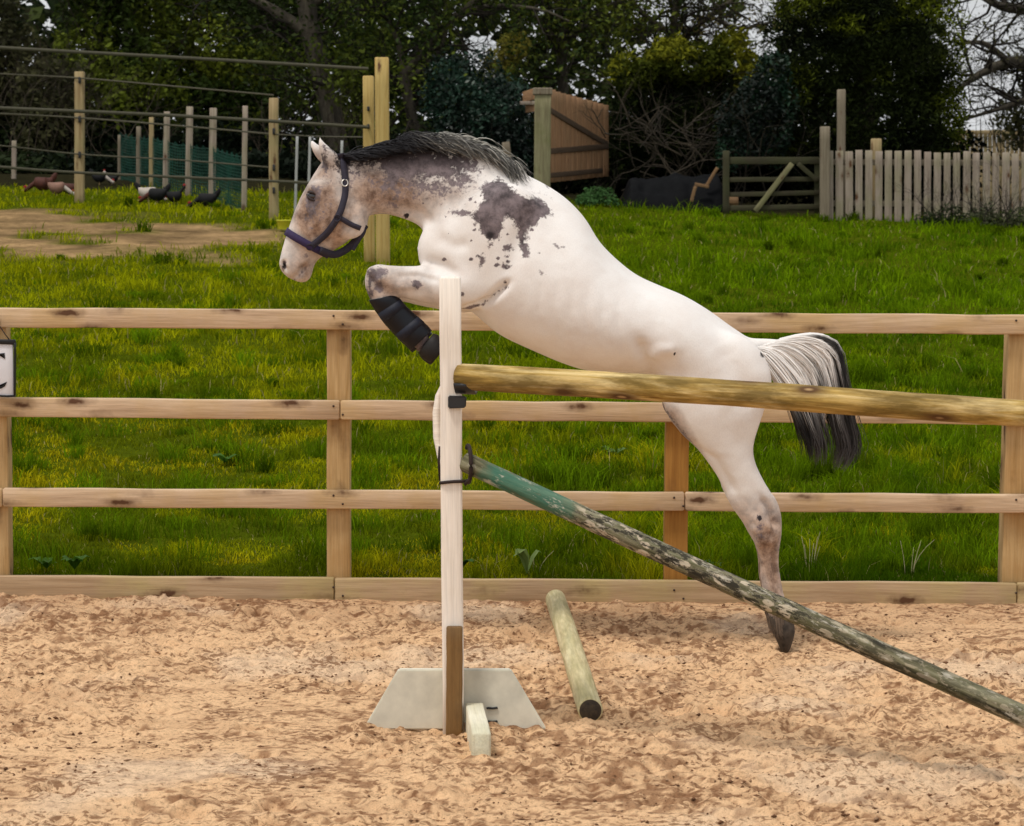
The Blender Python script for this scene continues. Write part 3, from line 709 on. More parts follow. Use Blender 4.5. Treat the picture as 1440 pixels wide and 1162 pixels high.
# ================================================================== the horse
YH = 9.94                                                      # plane of the horse's spine
def H2(px, py): p = P(px, py, YH); return np.array([p.x, p.z])
S_H = F_PX / YH                                                # photo pixels per metre there
horse = thing('horse', P(850, 905, YH) , 'white grey-spotted horse in a dark head collar leaping left behind the jump', 'horse')
HO = np.array(wloc(horse))

def catmull(a, n):
    a = np.asarray(a, float); k = len(a)
    ext = np.vstack([2 * a[0] - a[1], a, 2 * a[-1] - a[-2]])
    out = []
    for i in range(k - 1):
        p0, p1, p2, p3 = ext[i:i + 4]
        for t in np.linspace(0, 1, n, endpoint=False):
            out.append(0.5 * (2 * p1 + (p2 - p0) * t + (2 * p0 - 5 * p1 + 4 * p2 - p3) * t * t + (3 * p1 - p0 - 3 * p2 + p3) * t ** 3))
    out.append(a[-1]); return np.array(out)
def loft_rings(st, n=6, sides=28, egg=0.0, sq=1.0, dy=0.0, dpx=(0, 0)):
    """st rows: (ax, ay, bx, by, halfwidth[, egg]) in photo pixels / metres; a = upper/front outline, b = lower/back outline"""
    rows = []
    for r in st:
        a = H2(r[0] + dpx[0], r[1] + dpx[1]); b_ = H2(r[2] + dpx[0], r[3] + dpx[1]); rows.append([*a, *b_, r[4], r[5] if len(r) > 5 else egg, r[6] if len(r) > 6 else 0.0])
    R = catmull(rows, n); th = np.linspace(0, 2 * np.pi, sides, endpoint=False)
    c, s = np.cos(th), np.sin(th)
    c2 = np.sign(c) * abs(c) ** sq; s2 = np.sign(s) * abs(s) ** sq
    rings = []
    for r in R:
        A, B = r[:2], r[2:4]; ctr = (A + B) / 2; half = (A - B) / 2
        w = r[4] * (1 - r[5] * c)
        x = ctr[0] + half[0] * c2; z = ctr[1] + half[1] * c2; y = YH + dy + r[6] + w * s2
        rings.append(np.stack([x, y, z], -1))
    return np.array(rings)
def close_rings(rings, cap=0.5):
    n, k, _ = rings.shape
    V = rings.reshape(-1, 3); i = np.arange(n - 1)[:, None] * k + np.arange(k)[None]; j = np.arange(n - 1)[:, None] * k + (np.arange(k)[None] + 1) % k
    Q = np.stack([i, j, j + k, i + k], -1).reshape(-1, 4)
    c0, c1 = rings[0].mean(0), rings[-1].mean(0)
    e0 = c0 + (c0 - rings[1].mean(0)) * cap; e1 = c1 + (c1 - rings[-2].mean(0)) * cap
    a = np.arange(k); b_ = (a + 1) % k; o = n * k
    T = np.concatenate([np.stack([np.full(k, o), b_, a], -1), np.stack([np.full(k, o + 1), a + o - k, b_ + o - k], -1)])
    return np.vstack([V, e0, e1]), Q, T
parts = []
def add_loft(*a, cap=0.5, **k): parts.append(close_rings(loft_rings(*a, **k), cap))
def add_ell(px, py, rx, ry, rw, y=0.0, ang=0.0):
    c = H2(px, py); th = np.linspace(0.08, np.pi - 0.08, 12); ph = np.linspace(0, 2 * np.pi, 20, endpoint=False)
    T, Pp = np.meshgrid(th, ph, indexing='ij'); ca, sa = math.cos(math.radians(ang)), math.sin(math.radians(ang))
    X = np.cos(T) * rx / S_H; Z = np.sin(T) * np.cos(Pp) * ry / S_H; Y = np.sin(T) * np.sin(Pp) * rw
    rings = np.stack([c[0] + X * ca + Z * sa, YH + y + Y, c[1] - X * sa + Z * ca], -1)
    parts.append(close_rings(rings, 0.4))

TRUNK = [(606, 318, 600, 366, .10, .0), (622, 292, 607, 392, .16, .0), (652, 262, 628, 420, .195, .08), (700, 236, 664, 440, .215, .22), (745, 247, 700, 470, .235, .26),
         (790, 273, 745, 492, .265, .20), (822, 305, 790, 511, .29, .12), (846, 343, 822, 521, .30, .08), (889, 382, 858, 525, .295, .05), (925, 400, 898, 526, .285, .02),
         (961, 415, 930, 535, .28, -.02), (997, 436, 958, 570, .27, -.04), (1026, 457, 1000, 600, .25, .0), (1050, 474, 1040, 610, .20, .0), (1065, 498, 1064, 590, .13, .0), (1073, 520, 1072, 565, .07, .0)]
add_loft(TRUNK)
NECK = [(752, 252, 660, 400, .16), (716, 228, 620, 366, .135), (680, 213, 601, 334, .108), (640, 204, 588, 318, .09), (596, 202, 566, 309, .078), (552, 209, 541, 302, .072), (515, 217, 516, 304, .072), (486, 222, 496, 300, .068)]
add_loft(NECK, egg=0.22)
HEAD = [(474, 214, 505, 262, .050), (458, 222, 512, 286, .068), (444, 240, 510, 306, .088), (432, 260, 503, 324, .098), (421, 280, 492, 338, .093), (411, 305, 474, 350, .077), (403, 328, 458, 360, .062),
        (397, 348, 447, 366, .056), (393, 366, 441, 377, .058), (394, 379, 438, 390, .056), (402, 388, 432, 396, .046), (411, 394, 427, 398, .03)]
add_loft(HEAD, egg=-0.05, sq=0.9)
for sy in (-1, 1):
    add_ell(488, 305, 34, 30, .05, y=sy * .055, ang=50)            # jowl
    add_ell(447, 271, 17, 11, .034, y=sy * .072, ang=60)          # brow
    add_ell(402, 372, 13, 9, .022, y=sy * .040, ang=65)           # nostril rim
    add_loft([(452, 232, 474, 226, .020), (443, 222, 466, 216, .024), (437, 211, 455, 208, .022), (434, 203, 445, 202, .014), (434, 195, 439, 196, .006)] if sy > 0 else
             [(458, 236, 483, 230, .024), (452, 222, 476, 217, .027), (449, 209, 466, 208, .024), (448, 200, 457, 200, .015), (449, 192, 453, 193, .006)], dy=sy * .045, n=5, sides=16)
    add_ell(700, 330, 78, 62, .075, y=sy * .155, ang=-68)         # shoulder blade
    add_ell(668, 392, 48, 42, .07, y=sy * .15, ang=-25)           # triceps
    add_ell(1015, 530, 70, 66, .10, y=sy * .155, ang=60)          # haunch
    add_ell(962, 570, 34, 30, .06, y=sy * .16, ang=50)            # stifle
    add_ell(622, 350, 36, 42, .075, y=sy * .075, ang=0)            # chest
FORE = [(700, 368, 690, 428, .06), (668, 364, 662, 433, .082), (634, 368, 638, 433, .078), (606, 371, 608, 427, .062), (575, 371.5, 574, 419, .050), (550, 371, 550, 412, .045), (533, 369.5, 541, 412, .047),
        (520, 376, 549, 413, .047), (515, 392, 552, 411, .044), (518, 408, 554, 410, .039), (526, 425, 556, 414, .034), (538, 443, 564, 424, .031), (550, 458, 574, 437, .031), (562, 470, 586, 447, .035), (573, 479, 597, 456, .038), (584, 486, 604, 463, .034), (592, 492, 610, 468, .032)]
add_loft(FORE, dy=-.14, sides=22)
add_loft(FORE, dy=.12, dpx=(-2, 10), sides=22)
HIND = [(948, 500, 1074, 520, .09), (930, 545, 1077, 552, .115), (934, 575, 1073, 583, .115), (956, 609, 1064, 610, .098), (980, 632, 1059, 634, .082), (1006, 668, 1067, 660, .066), (1026, 708, 1089, 698, .050),
        (1042, 731, 1097, 720, .052), (1053, 750, 1098, 746, .052), (1062, 766, 1095, 768, .040), (1067, 786, 1094, 790, .031), (1068, 810, 1097, 812, .032), (1072, 830, 1101, 832, .033), (1075, 846, 1106, 847, .038), (1079, 861, 1109, 860, .035), (1081, 874, 1110, 871, .036)]
add_loft(HIND, dy=-.15, dpx=(-4, -5), sides=22)
add_loft(HIND, dy=.15, dpx=(3, 5), sides=22)
add_loft([(1040, 478, 1050, 500, .05), (1062, 474, 1066, 496, .036), (1090, 474, 1090, 492, .028), (1118, 480, 1112, 494, .02), (1136, 496, 1126, 503, .01)], sides=14)   # dock
off = 0; VV, QQ, TT = [], [], []
for v, q, t in parts: VV.append(v); QQ.append(q + off); TT.append(t + off); off += len(v)
tmp = bpy.data.objects.new('tmp', mesh_np('tmp', np.concatenate(VV) - HO, [np.concatenate(QQ), np.concatenate(TT)])); COL.objects.link(tmp)
bm = bmesh.new(); bm.from_mesh(tmp.data); bmesh.ops.recalc_face_normals(bm, faces=bm.faces); bm.to_mesh(tmp.data); bm.free()
md = tmp.modifiers.new('r', 'REMESH'); md.mode = 'VOXEL'; md.voxel_size = 0.0085; md.adaptivity = 0
body_me = bpy.data.meshes.new_from_object(tmp.evaluated_get(bpy.context.evaluated_depsgraph_get()))
bpy.data.objects.remove(tmp)
# region-weighted laplacian smoothing
nV = len(body_me.vertices); co = np.empty(nV * 3, np.float32); body_me.vertices.foreach_get('co', co); co = co.reshape(-1, 3).astype(float) + HO
ed = np.empty(len(body_me.edges) * 2, np.int32); body_me.edges.foreach_get('vertices', ed); ed = ed.reshape(-1, 2)
deg = np.bincount(ed.ravel(), minlength=nV)[:, None]
def to_px(co):
    rel = np.array(co) - np.array([0, 0, CAM_H]); c = rel @ np.array(CAM_ROT); return np.stack([CX + F_PX * c[:, 0] / -c[:, 2], CY - F_PX * c[:, 1] / -c[:, 2]], -1)
sidep = co.copy(); sidep[:, 1] = YH; PX = to_px(sidep)          # side-view coordinates, in photo pixels at the spine's plane
wt = np.ones(nV)
wt[PX[:, 0] < 515] = 0.28
wt[(PX[:, 0] < 600) & (PX[:, 1] > 365)] = 0.35
wt[PX[:, 1] > 690] = 0.09
wt[(PX[:, 0] < 560) & (PX[:, 1] > 365)] = 0.18
wt[(PX[:, 0] < 485) & (PX[:, 1] < 236)] = 0.10
def lap(c):
    s = np.zeros_like(c)
    for k in range(3): s[:, k] = np.bincount(ed[:, 0], c[ed[:, 1], k], nV) + np.bincount(ed[:, 1], c[ed[:, 0], k], nV)
    return s / np.maximum(deg, 1) - c
for it in range(46):
    co += lap(co) * (wt * 0.62)[:, None]
    if it % 2: co -= lap(co) * (wt * 0.30)[:, None]
# anatomy carved and raised along the surface, defined in side-view pixels
nor = np.empty(nV * 3, np.float32); body_me.vertices.foreach_set('co', (co - HO).astype(np.float32).ravel()); body_me.update(); body_me.vertices.foreach_get('normal', nor); nor = nor.reshape(-1, 3).astype(float)
sidew = np.clip(np.abs(nor[:, 1]) * 1.4, 0, 1)
def segd(p, pts):
    best = np.full(len(p), 1e9); along = np.zeros(len(p)); pts = np.asarray(pts, float); n = len(pts) - 1
    for i in range(n):
        a, b_ = pts[i], pts[i + 1]; d = b_ - a; t = np.clip(((p - a) @ d) / (d @ d), 0, 1); q = np.linalg.norm(p - (a + t[:, None] * d), axis=1)
        m_ = q < best; best[m_] = q[m_]; along[m_] = (i + t[m_]) / n
    return best, along
disp = np.zeros(nV)
def groove(pts, w, depth, fade=True):
    global disp
    depth = depth * 1.9
    d, t = segd(PX, pts); f = np.exp(-(d / w) ** 2)
    if fade: f = f * np.clip(np.minimum(t, 1 - t) * 5 + 0.25, 0, 1)
    disp += -depth * f * sidew
groove([(649, 434), (672, 430), (690, 417), (703, 405), (716, 392)], 5, .020)          # behind the elbow
groove([(707, 392), (722, 360), (740, 318), (748, 285)], 12, .006)                      # back edge of the shoulder
groove([(612, 330), (640, 345), (662, 342)], 10, .006)
groove([(598, 368), (622, 372), (646, 384)], 7, .012)                                   # top of the forearm
groove([(560, 292), (590, 300), (612, 314)], 9, .007)                                   # jugular furrow
groove([(890, 470), (905, 500), (915, 524), (930, 548)], 9, .014)                       # flank fold
groove([(905, 500), (925, 486), (945, 484)], 9, -.008)
groove([(1010, 480), (1030, 520), (1050, 570)], 14, .007)
groove([(968, 620), (1000, 640), (1030, 690)], 6, .007)
groove([(1080, 760), (1083, 795), (1088, 840)], 3.5, .009); groove([(1064, 690), (1078, 712), (1084, 735)], 5, .012); groove([(1052, 728), (1062, 742), (1064, 760)], 6, -.008); groove([(1070, 745), (1078, 756)], 5, -.006)
groove([(524, 386), (530, 398), (540, 408)], 4, .008); groove([(518, 380), (526, 374)], 5, -.006); groove([(532, 392), (545, 388)], 3.5, -.005)                                # tendon groove
groove([(1050, 716), (1066, 728), (1080, 735)], 6, -.006)
groove([(560, 386), (590, 384), (620, 392)], 4, .005); groove([(556, 401), (590, 400)], 4, -.004)
groove([(430, 296), (440, 318), (452, 338)], 5, .006)                                   # under the cheek ridge
groove([(440, 288), (446, 306), (442, 330)], 4, -.005)                                  # facial crest
groove([(409, 396), (420, 387), (431, 374)], 2.8, .013, False)                          # mouth
groove([(497, 268), (500, 300), (490, 326)], 6, .006)                                   # behind the jaw
groove([(399, 368), (401, 378)], 4.0, .016, False)                                      # nostril
groove([(434, 270), (446, 278)], 5, .006)                                               # eye socket
for k in range(6):                                                                      # ribs, faint
    groove([(762 + k * 21, 380 + k * 6), (755 + k * 22, 430 + k * 5), (765 + k * 22, 470 + k * 5)], 5, .0014)
disp += (fbm(PX[:, 0] / 26, PX[:, 1] / 26, 71, 3) - 0.5) * 0.006 * sidew * (wt > 0.9)
co += nor * disp[:, None]
for it in range(3): co += lap(co) * 0.25
body_me.vertices.foreach_set('co', (co - HO).astype(np.float32).ravel()); body_me.update()
body_me.polygons.foreach_set('use_smooth', np.ones(len(body_me.polygons), dtype=bool))
sidep = co.copy(); sidep[:, 1] = YH; PX = to_px(sidep)

# --- coat markings and painted crease and far-leg shade, as fields on the skin
def poly_sd(p, poly):
    poly = np.asarray(poly, float); n = len(poly); d, _ = segd(p, np.vstack([poly, poly[:1]])); ins = np.zeros(len(p), bool)
    for i in range(n):
        x1, y1 = poly[i]; x2, y2 = poly[(i + 1) % n]
        if y1 == y2: continue
        c = (y1 > p[:, 1]) != (y2 > p[:, 1]); xi = (x2 - x1) * (p[:, 1] - y1) / (y2 - y1) + x1; ins ^= c & (p[:, 0] < xi)
    return np.where(ins, d, -d)
def c1(l): return [(370 + x / 3.229, 160 + y / 3.229) for x, y in l]
f = lambda sd, w: np.clip(0.5 + sd / w * 0.5, 0, 1)
dark = np.zeros(nV)
patch = c1([(985, 335), (1030, 300), (1075, 290), (1105, 310), (1135, 335), (1160, 375), (1215, 368), (1262, 385), (1290, 415), (1312, 455), (1262, 470), (1235, 500), (1200, 520), (1198, 580), (1212, 625), (1185, 645), (1152, 585),
             (1160, 520), (1130, 480), (1095, 470), (1085, 520), (1070, 565), (1035, 570), (1000, 545), (975, 500), (935, 460), (960, 440), (985, 425), (1000, 385)])
dark = np.maximum(dark, f(poly_sd(PX, patch), 9))
for k_ in range(46):
    sx_, sy_ = 655 + RNG.normal() * 34 + 25, 315 + RNG.normal() * 36; sr_ = 0.8 + 2.0 * RNG.random() ** 2; d = np.hypot((PX[:, 0] - sx_) * .8, PX[:, 1] - sy_); dark = np.maximum(dark, np.clip(1.3 - d / sr_ * 0.6, 0, 1) * .85)
for pl in ([(850, 443), (905, 436), (960, 445), (930, 462), (880, 458)], [(988, 630), (1012, 622), (1010, 660), (992, 690), (978, 716), (985, 670)], [(1075, 668), (1110, 662), (1135, 676), (1115, 700), (1085, 702)],
           [(1095, 590), (1130, 585), (1140, 610), (1110, 625), (1088, 612)], [(1252, 706), (1275, 712), (1268, 730)], [(1300, 570), (1330, 590), (1360, 598), (1330, 603)], [(1100, 640), (1120, 636), (1112, 655)],
           [(1020, 575), (1045, 572), (1050, 592), (1028, 598)]):
    dark = np.maximum(dark, f(poly_sd(PX, c1(pl)), 7) * 0.95)
neck_p = [(478, 200), (560, 190), (640, 190), (680, 215), (690, 235), (678, 250), (660, 262), (640, 270), (612, 266), (596, 272), (570, 268), (556, 282), (540, 268), (524, 246), (498, 236), (484, 246), (470, 238), (462, 222)]
nd = f(poly_sd(PX, neck_p) + 7, 46)
nk = sstep(640, 700, PX[:, 0])
dark = np.maximum(dark, nd * (0.86 - 0.24 * nk) + 0.12 * nd * (fbm(PX[:, 0] / 14, PX[:, 1] / 9, 66, 3) - .5) * 4)
dark = np.maximum(dark, 0.40 * f(poly_sd(PX, [(415, 305), (430, 262), (450, 232), (476, 232), (490, 290), (470, 330), (430, 330)]), 20))
dark = np.maximum(dark, 0.42 * f(poly_sd(PX, [(690, 205), (740, 245), (790, 275), (770, 282), (720, 262), (690, 245)]), 20))
# eye surround and small face marks
for pl, w, a in (([(454, 260), (458, 282), (452, 302), (444, 314), (431, 311), (426, 290), (431, 268), (440, 257)], 9, .68), ([(428, 300), (436, 298), (437, 312), (430, 314)], 6, .85), ([(436, 318), (446, 314), (448, 322), (438, 326)], 6, .66),
                 ([(449, 214), (462, 212), (470, 236), (462, 246), (450, 238)], 9, .80), ([(474, 216), (500, 214), (492, 250), (486, 262), (478, 240)], 10, .95)):
    dark = np.maximum(dark, f(poly_sd(PX, pl), w) * a)
for pl, w, a in (([(573, 446), (618, 452), (622, 505), (575, 508)], 8, .95), ([(521, 380), (538, 373), (552, 380), (543, 390), (531, 398), (524, 412), (517, 404), (518, 390)], 7, .78), ([(556, 392), (600, 394), (604, 400), (580, 403)], 6, .55), ([(530, 374), (600, 376), (600, 380), (545, 381)], 5, .40), ([(1052, 738), (1068, 742), (1070, 760), (1062, 764), (1055, 752)], 8, .62), ([(1085, 745), (1096, 742), (1094, 764), (1086, 762)], 6, .50), ([(1066, 800), (1072, 800), (1078, 850), (1072, 850)], 5, .60), ([(399, 364), (404, 368), (404, 376), (400, 382), (396, 378), (399, 371)], 3.5, .9), ([(398, 384), (408, 390), (419, 391), (415, 399), (404, 396), (397, 390)], 6, .74), ([(419, 390), (424, 381), (431, 374), (434, 377), (427, 386), (421, 394)], 4, .72)):
    dark = np.maximum(dark, f(poly_sd(PX, pl), w) * a)  # dark knee, hock and lip skin; mouth crease shading painted in
dark = np.maximum(dark, np.clip(1.2 - segd(PX, [(934, 575), (955, 600), (975, 630), (992, 652), (1010, 690)])[0] / 6, 0, 1) * .60)  # shade of the far leg, painted along the thigh front
for x, y, r, a in ( (432, 360, 4, .7), (1061, 719, 4.5, .98), (1063, 744, 8, .66), (1088, 764, 4, .7), (1061, 732, 6, .62), (573, 303, 4.2, 1.0), (690, 329, 7.0, 1.0), (942, 491, 2.8, .9), (601, 279, 3, .8),
                   (1066, 495, 5, .9), (588, 397, 8, .80), (528, 384, 11, .85), (536, 400, 9, .75), (520, 412, 10, .85), (546, 418, 7, .6), (770, 262, 6, .5)):
    d = np.hypot(PX[:, 0] - x, PX[:, 1] - y) * (0.55 + 1.0 * fbm(PX[:, 0] / 5, PX[:, 1] / 7, 61, 2)); dark = np.maximum(dark, np.clip(1.25 - d / r * 0.75, 0, 1) * a)
dark = np.maximum(dark, np.clip(1.2 - segd(PX, [(649, 434), (680, 424), (700, 408), (714, 400)])[0] / 4.5, 0, 1) * 0.62)  # shade in the crease behind the elbow, painted in
# tan: thinner-haired warm grey skin tones; darker belly; painted far-leg shade at thigh front
tan = np.zeros(nV)
for pl, w, a in (([(455, 215), (540, 230), (600, 262), (660, 262), (640, 285), (612, 296), (560, 308), (530, 300), (505, 322), (470, 350), (452, 345), (462, 310), (480, 270)], 40, .85), ([(395, 340), (420, 270), (450, 235), (500, 240), (500, 320), (440, 400), (390, 400)], 40, .80), ([(408, 305), (428, 258), (472, 250), (494, 300), (484, 340), (430, 345)], 22, 1.15), ([(445, 215), (480, 215), (480, 262), (440, 262), (430, 256)], 24, .95), ([(424, 262), (460, 258), (456, 330), (430, 330)], 20, .85), ([(418, 360), (450, 340), (446, 398), (412, 400)], 18, .85), ([(498, 225), (600, 240), (610, 292), (560, 310), (496, 300)], 30, .95), ([(460, 330), (500, 318), (486, 350), (460, 366)], 16, .9),
                 ([(515, 365), (600, 385), (600, 400), (560, 425), (510, 425)], 26, .75), ([(530, 384), (600, 392), (608, 406), (560, 408)], 14, .8), ([(560, 404), (640, 410), (650, 432), (560, 420)], 20, .5),
                 ([(1036, 705), (1104, 696), (1110, 870), (1060, 870)], 34, 1.0), ([(1025, 690), (1060, 700), (1060, 740), (1045, 742)], 24, .5), ([(926, 565), (945, 570), (985, 640), (1010, 690), (990, 670), (955, 620)], 14, .9),
                 ([(700, 470), (800, 508), (900, 520), (940, 540), (900, 560), (700, 520)], 26, .35), ([(600, 560), (1070, 560), (1070, 640), (940, 620)], 60, .15)):
    tan = np.maximum(tan, f(poly_sd(PX, pl), w) * a)
deep_ = np.clip(1.15 - segd(PX, [(478, 222), (515, 215), (560, 207), (610, 203), (640, 208)])[0] / 36, 0, 1) + 0
for x, y, r in ((400, 373, 6), (573, 303, 7), (690, 329, 8), (1061, 719, 6), (942, 491, 5), (1066, 495, 7), (440, 276, 8)): deep_ = np.maximum(deep_, np.clip(1.3 - np.hypot(PX[:, 0] - x, PX[:, 1] - y) / r, 0, 1))
for k, v in (('dark', dark), ('tan', tan), ('deep', deep_)):
    at = body_me.attributes.new(k, 'FLOAT', 'POINT'); at.data.foreach_set('value', v.astype(np.float32))
m, nt, b = new_mat('horse_coat')
def attr(n_):
    a = nt.nodes.new('ShaderNodeAttribute'); a.attribute_name = n_; return a.outputs['Fac']
v = coords(nt, rand=False)
nA = noise(nt, v, 26, 6, 0.68); nB = noise(nt, v, 85, 4, 0.6); nC = noise(nt, v, 9, 4, 0.6)
t = mth(nt, 'ADD', attr('dark'), mth(nt, 'MULTIPLY', mth(nt, 'SUBTRACT', nA, 0.5), 1.25))
t = mth(nt, 'ADD', t, mth(nt, 'MULTIPLY', mth(nt, 'SUBTRACT', nB, 0.5), 0.85))
dk = mth(nt, 'MULTIPLY', ramp(nt, t, [(0.42, 0.0), (0.64, 1.0)]), ramp(nt, attr('dark'), [(0.12, 0.0), (0.3, 1.0)]))
white = mixc(nt, ramp(nt, nC, [(0.35, 0.0), (0.7, 0.8)]), (0.86, 0.83, 0.80), (0.78, 0.72, 0.675))
tn = mixc(nt, ramp(nt, nA, [(0.35, 0.0), (0.62, 1.0)]), (0.15, 0.092, 0.066), (0.50, 0.36, 0.275))
tf = mth(nt, 'ADD', attr('tan'), mth(nt, 'MULTIPLY', mth(nt, 'SUBTRACT', nC, 0.5), 0.6))
c = mixc(nt, mth(nt, 'MULTIPLY', ramp(nt, tf, [(0.12, 0.0), (0.85, 1.0)]), ramp(nt, attr('tan'), [(0.05, 0.0), (0.3, 1.0)])), white, tn)
grey = mixc(nt, ramp(nt, nA, [(0.35, 0.0), (0.65, 1.0)]), (0.065, 0.052, 0.056), (0.235, 0.190, 0.200))
grey = mixc(nt, ramp(nt, attr('deep'), [(0.2, 0.0), (0.9, 1.0)]), grey, (0.022, 0.017, 0.019))
c = mixc(nt, dk, c, grey)
hair = noise(nt, coords(nt, (40, 40, 14), rand=False), 9, 3, 0.6)
c = mixc(nt, 0.35, c, ramp(nt, hair, [(0.3, 0.72), (0.6, 1.0)]), 'MULTIPLY')
nt.links.new(c, b.inputs['Base Color']); b.inputs['Roughness'].default_value = 0.62; b.inputs['Specular IOR Level'].default_value = 0.22
b.inputs['Sheen Weight'].default_value = 0.15; b.inputs['Sheen Roughness'].default_value = 0.4
bump(nt, b, hair, 0.18, 0.003); M['coat'] = m
body_me.materials.clear(); body_me.materials.append(m)
body = obj('body', body_me, horse, HO)
bvh = BVHTree.FromPolygons([Vector(c_) for c_ in co], [list(p.vertices) for p in body_me.polygons])
def hit(px, py, side=-1, lift=0.004):
    "point on the horse's skin that has side-view pixel (px, py)"
    a = H2(px, py)
    r = bvh.ray_cast(Vector((a[0], YH + side * 1.5, a[1])), Vector((0, -side, 0)))
    if r[0] is None: return Vector((a[0], YH + side * .05, a[1])), Vector((0, side, 0))
    return r[0] + r[1] * lift, r[1]

# --- eyes
M['eye'] = flat_mat('dark_horse_eye', (0.010, 0.006, 0.005), rough=0.05, spec=0.9, var=0.0, bumps=0)
M['lid'] = flat_mat('dark_eyelid_skin', (0.04, 0.028, 0.028), rough=0.5, var=0.2)
for sd in (-1, 1):
    p, nrm = hit(440, 276, sd, -0.011)
    th = np.linspace(0.05, np.pi - .05, 10); ph = np.linspace(0, 2 * np.pi, 16, endpoint=False); T_, P_ = np.meshgrid(th, ph, indexing='ij')
    rings = np.stack([np.sin(T_) * np.cos(P_) * .025, np.sin(T_) * np.sin(P_) * .020, np.cos(T_) * .020], -1)
    V, Q, T = close_rings(rings, 0.1); e = obj('eye', mesh_np('eye', V, [Q, T], M['eye'], smooth=True), horse, p)
    for s_, nm in ((1, 'eyelid'), (-1, 'eyelid')):
        a = np.linspace(-1.25, 1.25, 12); pts = np.stack([np.sin(a) * .027, np.full(12, sd * .0185) * np.cos(a * .8), s_ * np.cos(a) * (.015 if s_ > 0 else .012)], -1)
        V, Q, T = tube_np([(pts, .0045 * np.cos(a * .9) + .001)], 8); l = obj(nm, mesh_np(nm, V, [Q, T], M['lid'], smooth=True), e, p); l.rotation_euler = (0, math.radians(28), 0)
# --- hooves
M['hoof'] = flat_mat('dark_grey_hoof', (0.085, 0.066, 0.050), rough=0.75, var=0.75, scale=38)
def hoof(st, dy, dpx=(0, 0), lab=None, mat='hoof'):
    V, Q, T = close_rings(loft_rings(st, n=5, sides=20, dy=dy, dpx=dpx), 0.15)
    o = obj('hoof', mesh_np('hoof', V - HO, [Q, T], M[mat], smooth=True), horse, HO)
    if lab: o['label'] = lab
HH = [(1079, 862, 1110, 862, .036), (1080, 870, 1114, 871, .043), (1084, 882, 1116, 884, .047), (1090, 895, 1113, 897, .042), (1095, 907, 1109, 908, .030), (1097, 912, 1107, 912, .020)]
hoof(HH, -.15, (-4, -5)); hoof(HH, .15, (3, 5))
HF = [(590, 493, 611, 466, .034), (596, 500, 617, 468, .043), (603, 505, 622, 474, .046), (607, 506, 625, 484, .044)]
M['front_hoof'] = flat_mat('black_front_hoof', (0.016, 0.014, 0.013), rough=0.6, var=0.5, scale=30); hoof(HF, -.14, mat='front_hoof'); hoof(HF, .12, (-2, 10), mat='front_hoof')
# --- black boots on both front cannons, with straps
M['boot'] = flat_mat('black_tendon_boot', (0.004, 0.005, 0.009), rough=0.42, spec=0.3, var=0.3, scale=12)
M['boot_strap'] = flat_mat('dark_boot_strap', (0.012, 0.015, 0.028), rough=0.6)
BT = [(521, 420, 556, 412, .038), (528, 431, 562, 414, .041), (540, 447, 569, 424, .038), (551, 460, 581, 435, .038), (562, 471, 593, 446, .042), (573, 482, 603, 455, .043), (580, 489, 609, 462, .039)]
for dy, dp in ((-.14, (0, 0)), (.12, (-2, 10))):
    V, Q, T = close_rings(loft_rings(BT, n=6, sides=24, dy=dy, dpx=dp), 0.0); bt = obj('boot', mesh_np('boot', V - HO, [Q, T], M['boot'], smooth=True), horse, HO)
    R = loft_rings(BT, n=6, sides=24, dy=dy, dpx=dp)
    for i in (9, 22):
        a = R[i]; b_ = R[i + 5]; ca, cb = a.mean(0), b_.mean(0); a2, b2 = ca + (a - ca) * 1.022, cb + (b_ - cb) * 1.022
        rr = np.stack([ca + (a - ca) * .98, a2, b2, cb + (b_ - cb) * .98]); k = 24; V = rr.reshape(-1, 3)
        i_ = np.arange(3)[:, None] * k + np.arange(k)[None]; j_ = np.arange(3)[:, None] * k + (np.arange(k)[None] + 1) % k
        obj('boot_strap', mesh_np('boot_strap', V - HO, np.stack([i_, j_, j_ + k, i_ + k], -1).reshape(-1, 4), M['boot_strap'], smooth=True), bt, HO)

# --- head collar
hc = bpy.data.objects.new('head_collar', None); COL.objects.link(hc); hc.parent = horse; HCo = P(450, 330, YH); hc.location = HCo - wloc(horse); hc['label'] = 'dark webbing head collar with a purple noseband'
M['webbing'] = flat_mat('dark_webbing', (0.035, 0.032, 0.050), rough=0.8, var=0.3, scale=60)
M['noseband'] = flat_mat('purple_navy_noseband', (0.040, 0.026, 0.085), rough=0.75, var=0.3, scale=60)
M['metal'] = flat_mat('pale_metal_buckle', (0.7, 0.66, 0.6), rough=0.3, metallic=0.7, bumps=0)
def ribbon(pts, nrms, w, th, name, mat, parent, closed=False):
    pts = [np.array(p) for p in pts]; n = len(pts); V = []
    P_ = np.array(pts); t = np.gradient(P_, axis=0) if not closed else (np.roll(P_, -1, 0) - np.roll(P_, 1, 0)); t /= np.linalg.norm(t, axis=1)[:, None]
    Nn = np.array([np.array(q) for q in nrms]); s = np.cross(t, Nn); s /= np.linalg.norm(s, axis=1)[:, None]
    for a, b_ in ((-1, 0), (1, 0), (1, 1), (-1, 1)): V.append(P_ + s * w / 2 * a + Nn * th * b_)
    V = np.stack(V, 1).reshape(-1, 3); m_ = n if closed else n - 1
    Q = [[i * 4 + k, i * 4 + (k + 1) % 4, ((i + 1) % n) * 4 + (k + 1) % 4, ((i + 1) % n) * 4 + k] for i in range(m_) for k in range(4)]
    if not closed: Q += [[0, 3, 2, 1], [(n - 1) * 4 + k for k in range(4)]]
    return obj(name, mesh_np(name, V - np.array(wloc(parent)), np.array(Q), mat), parent, wloc(parent))
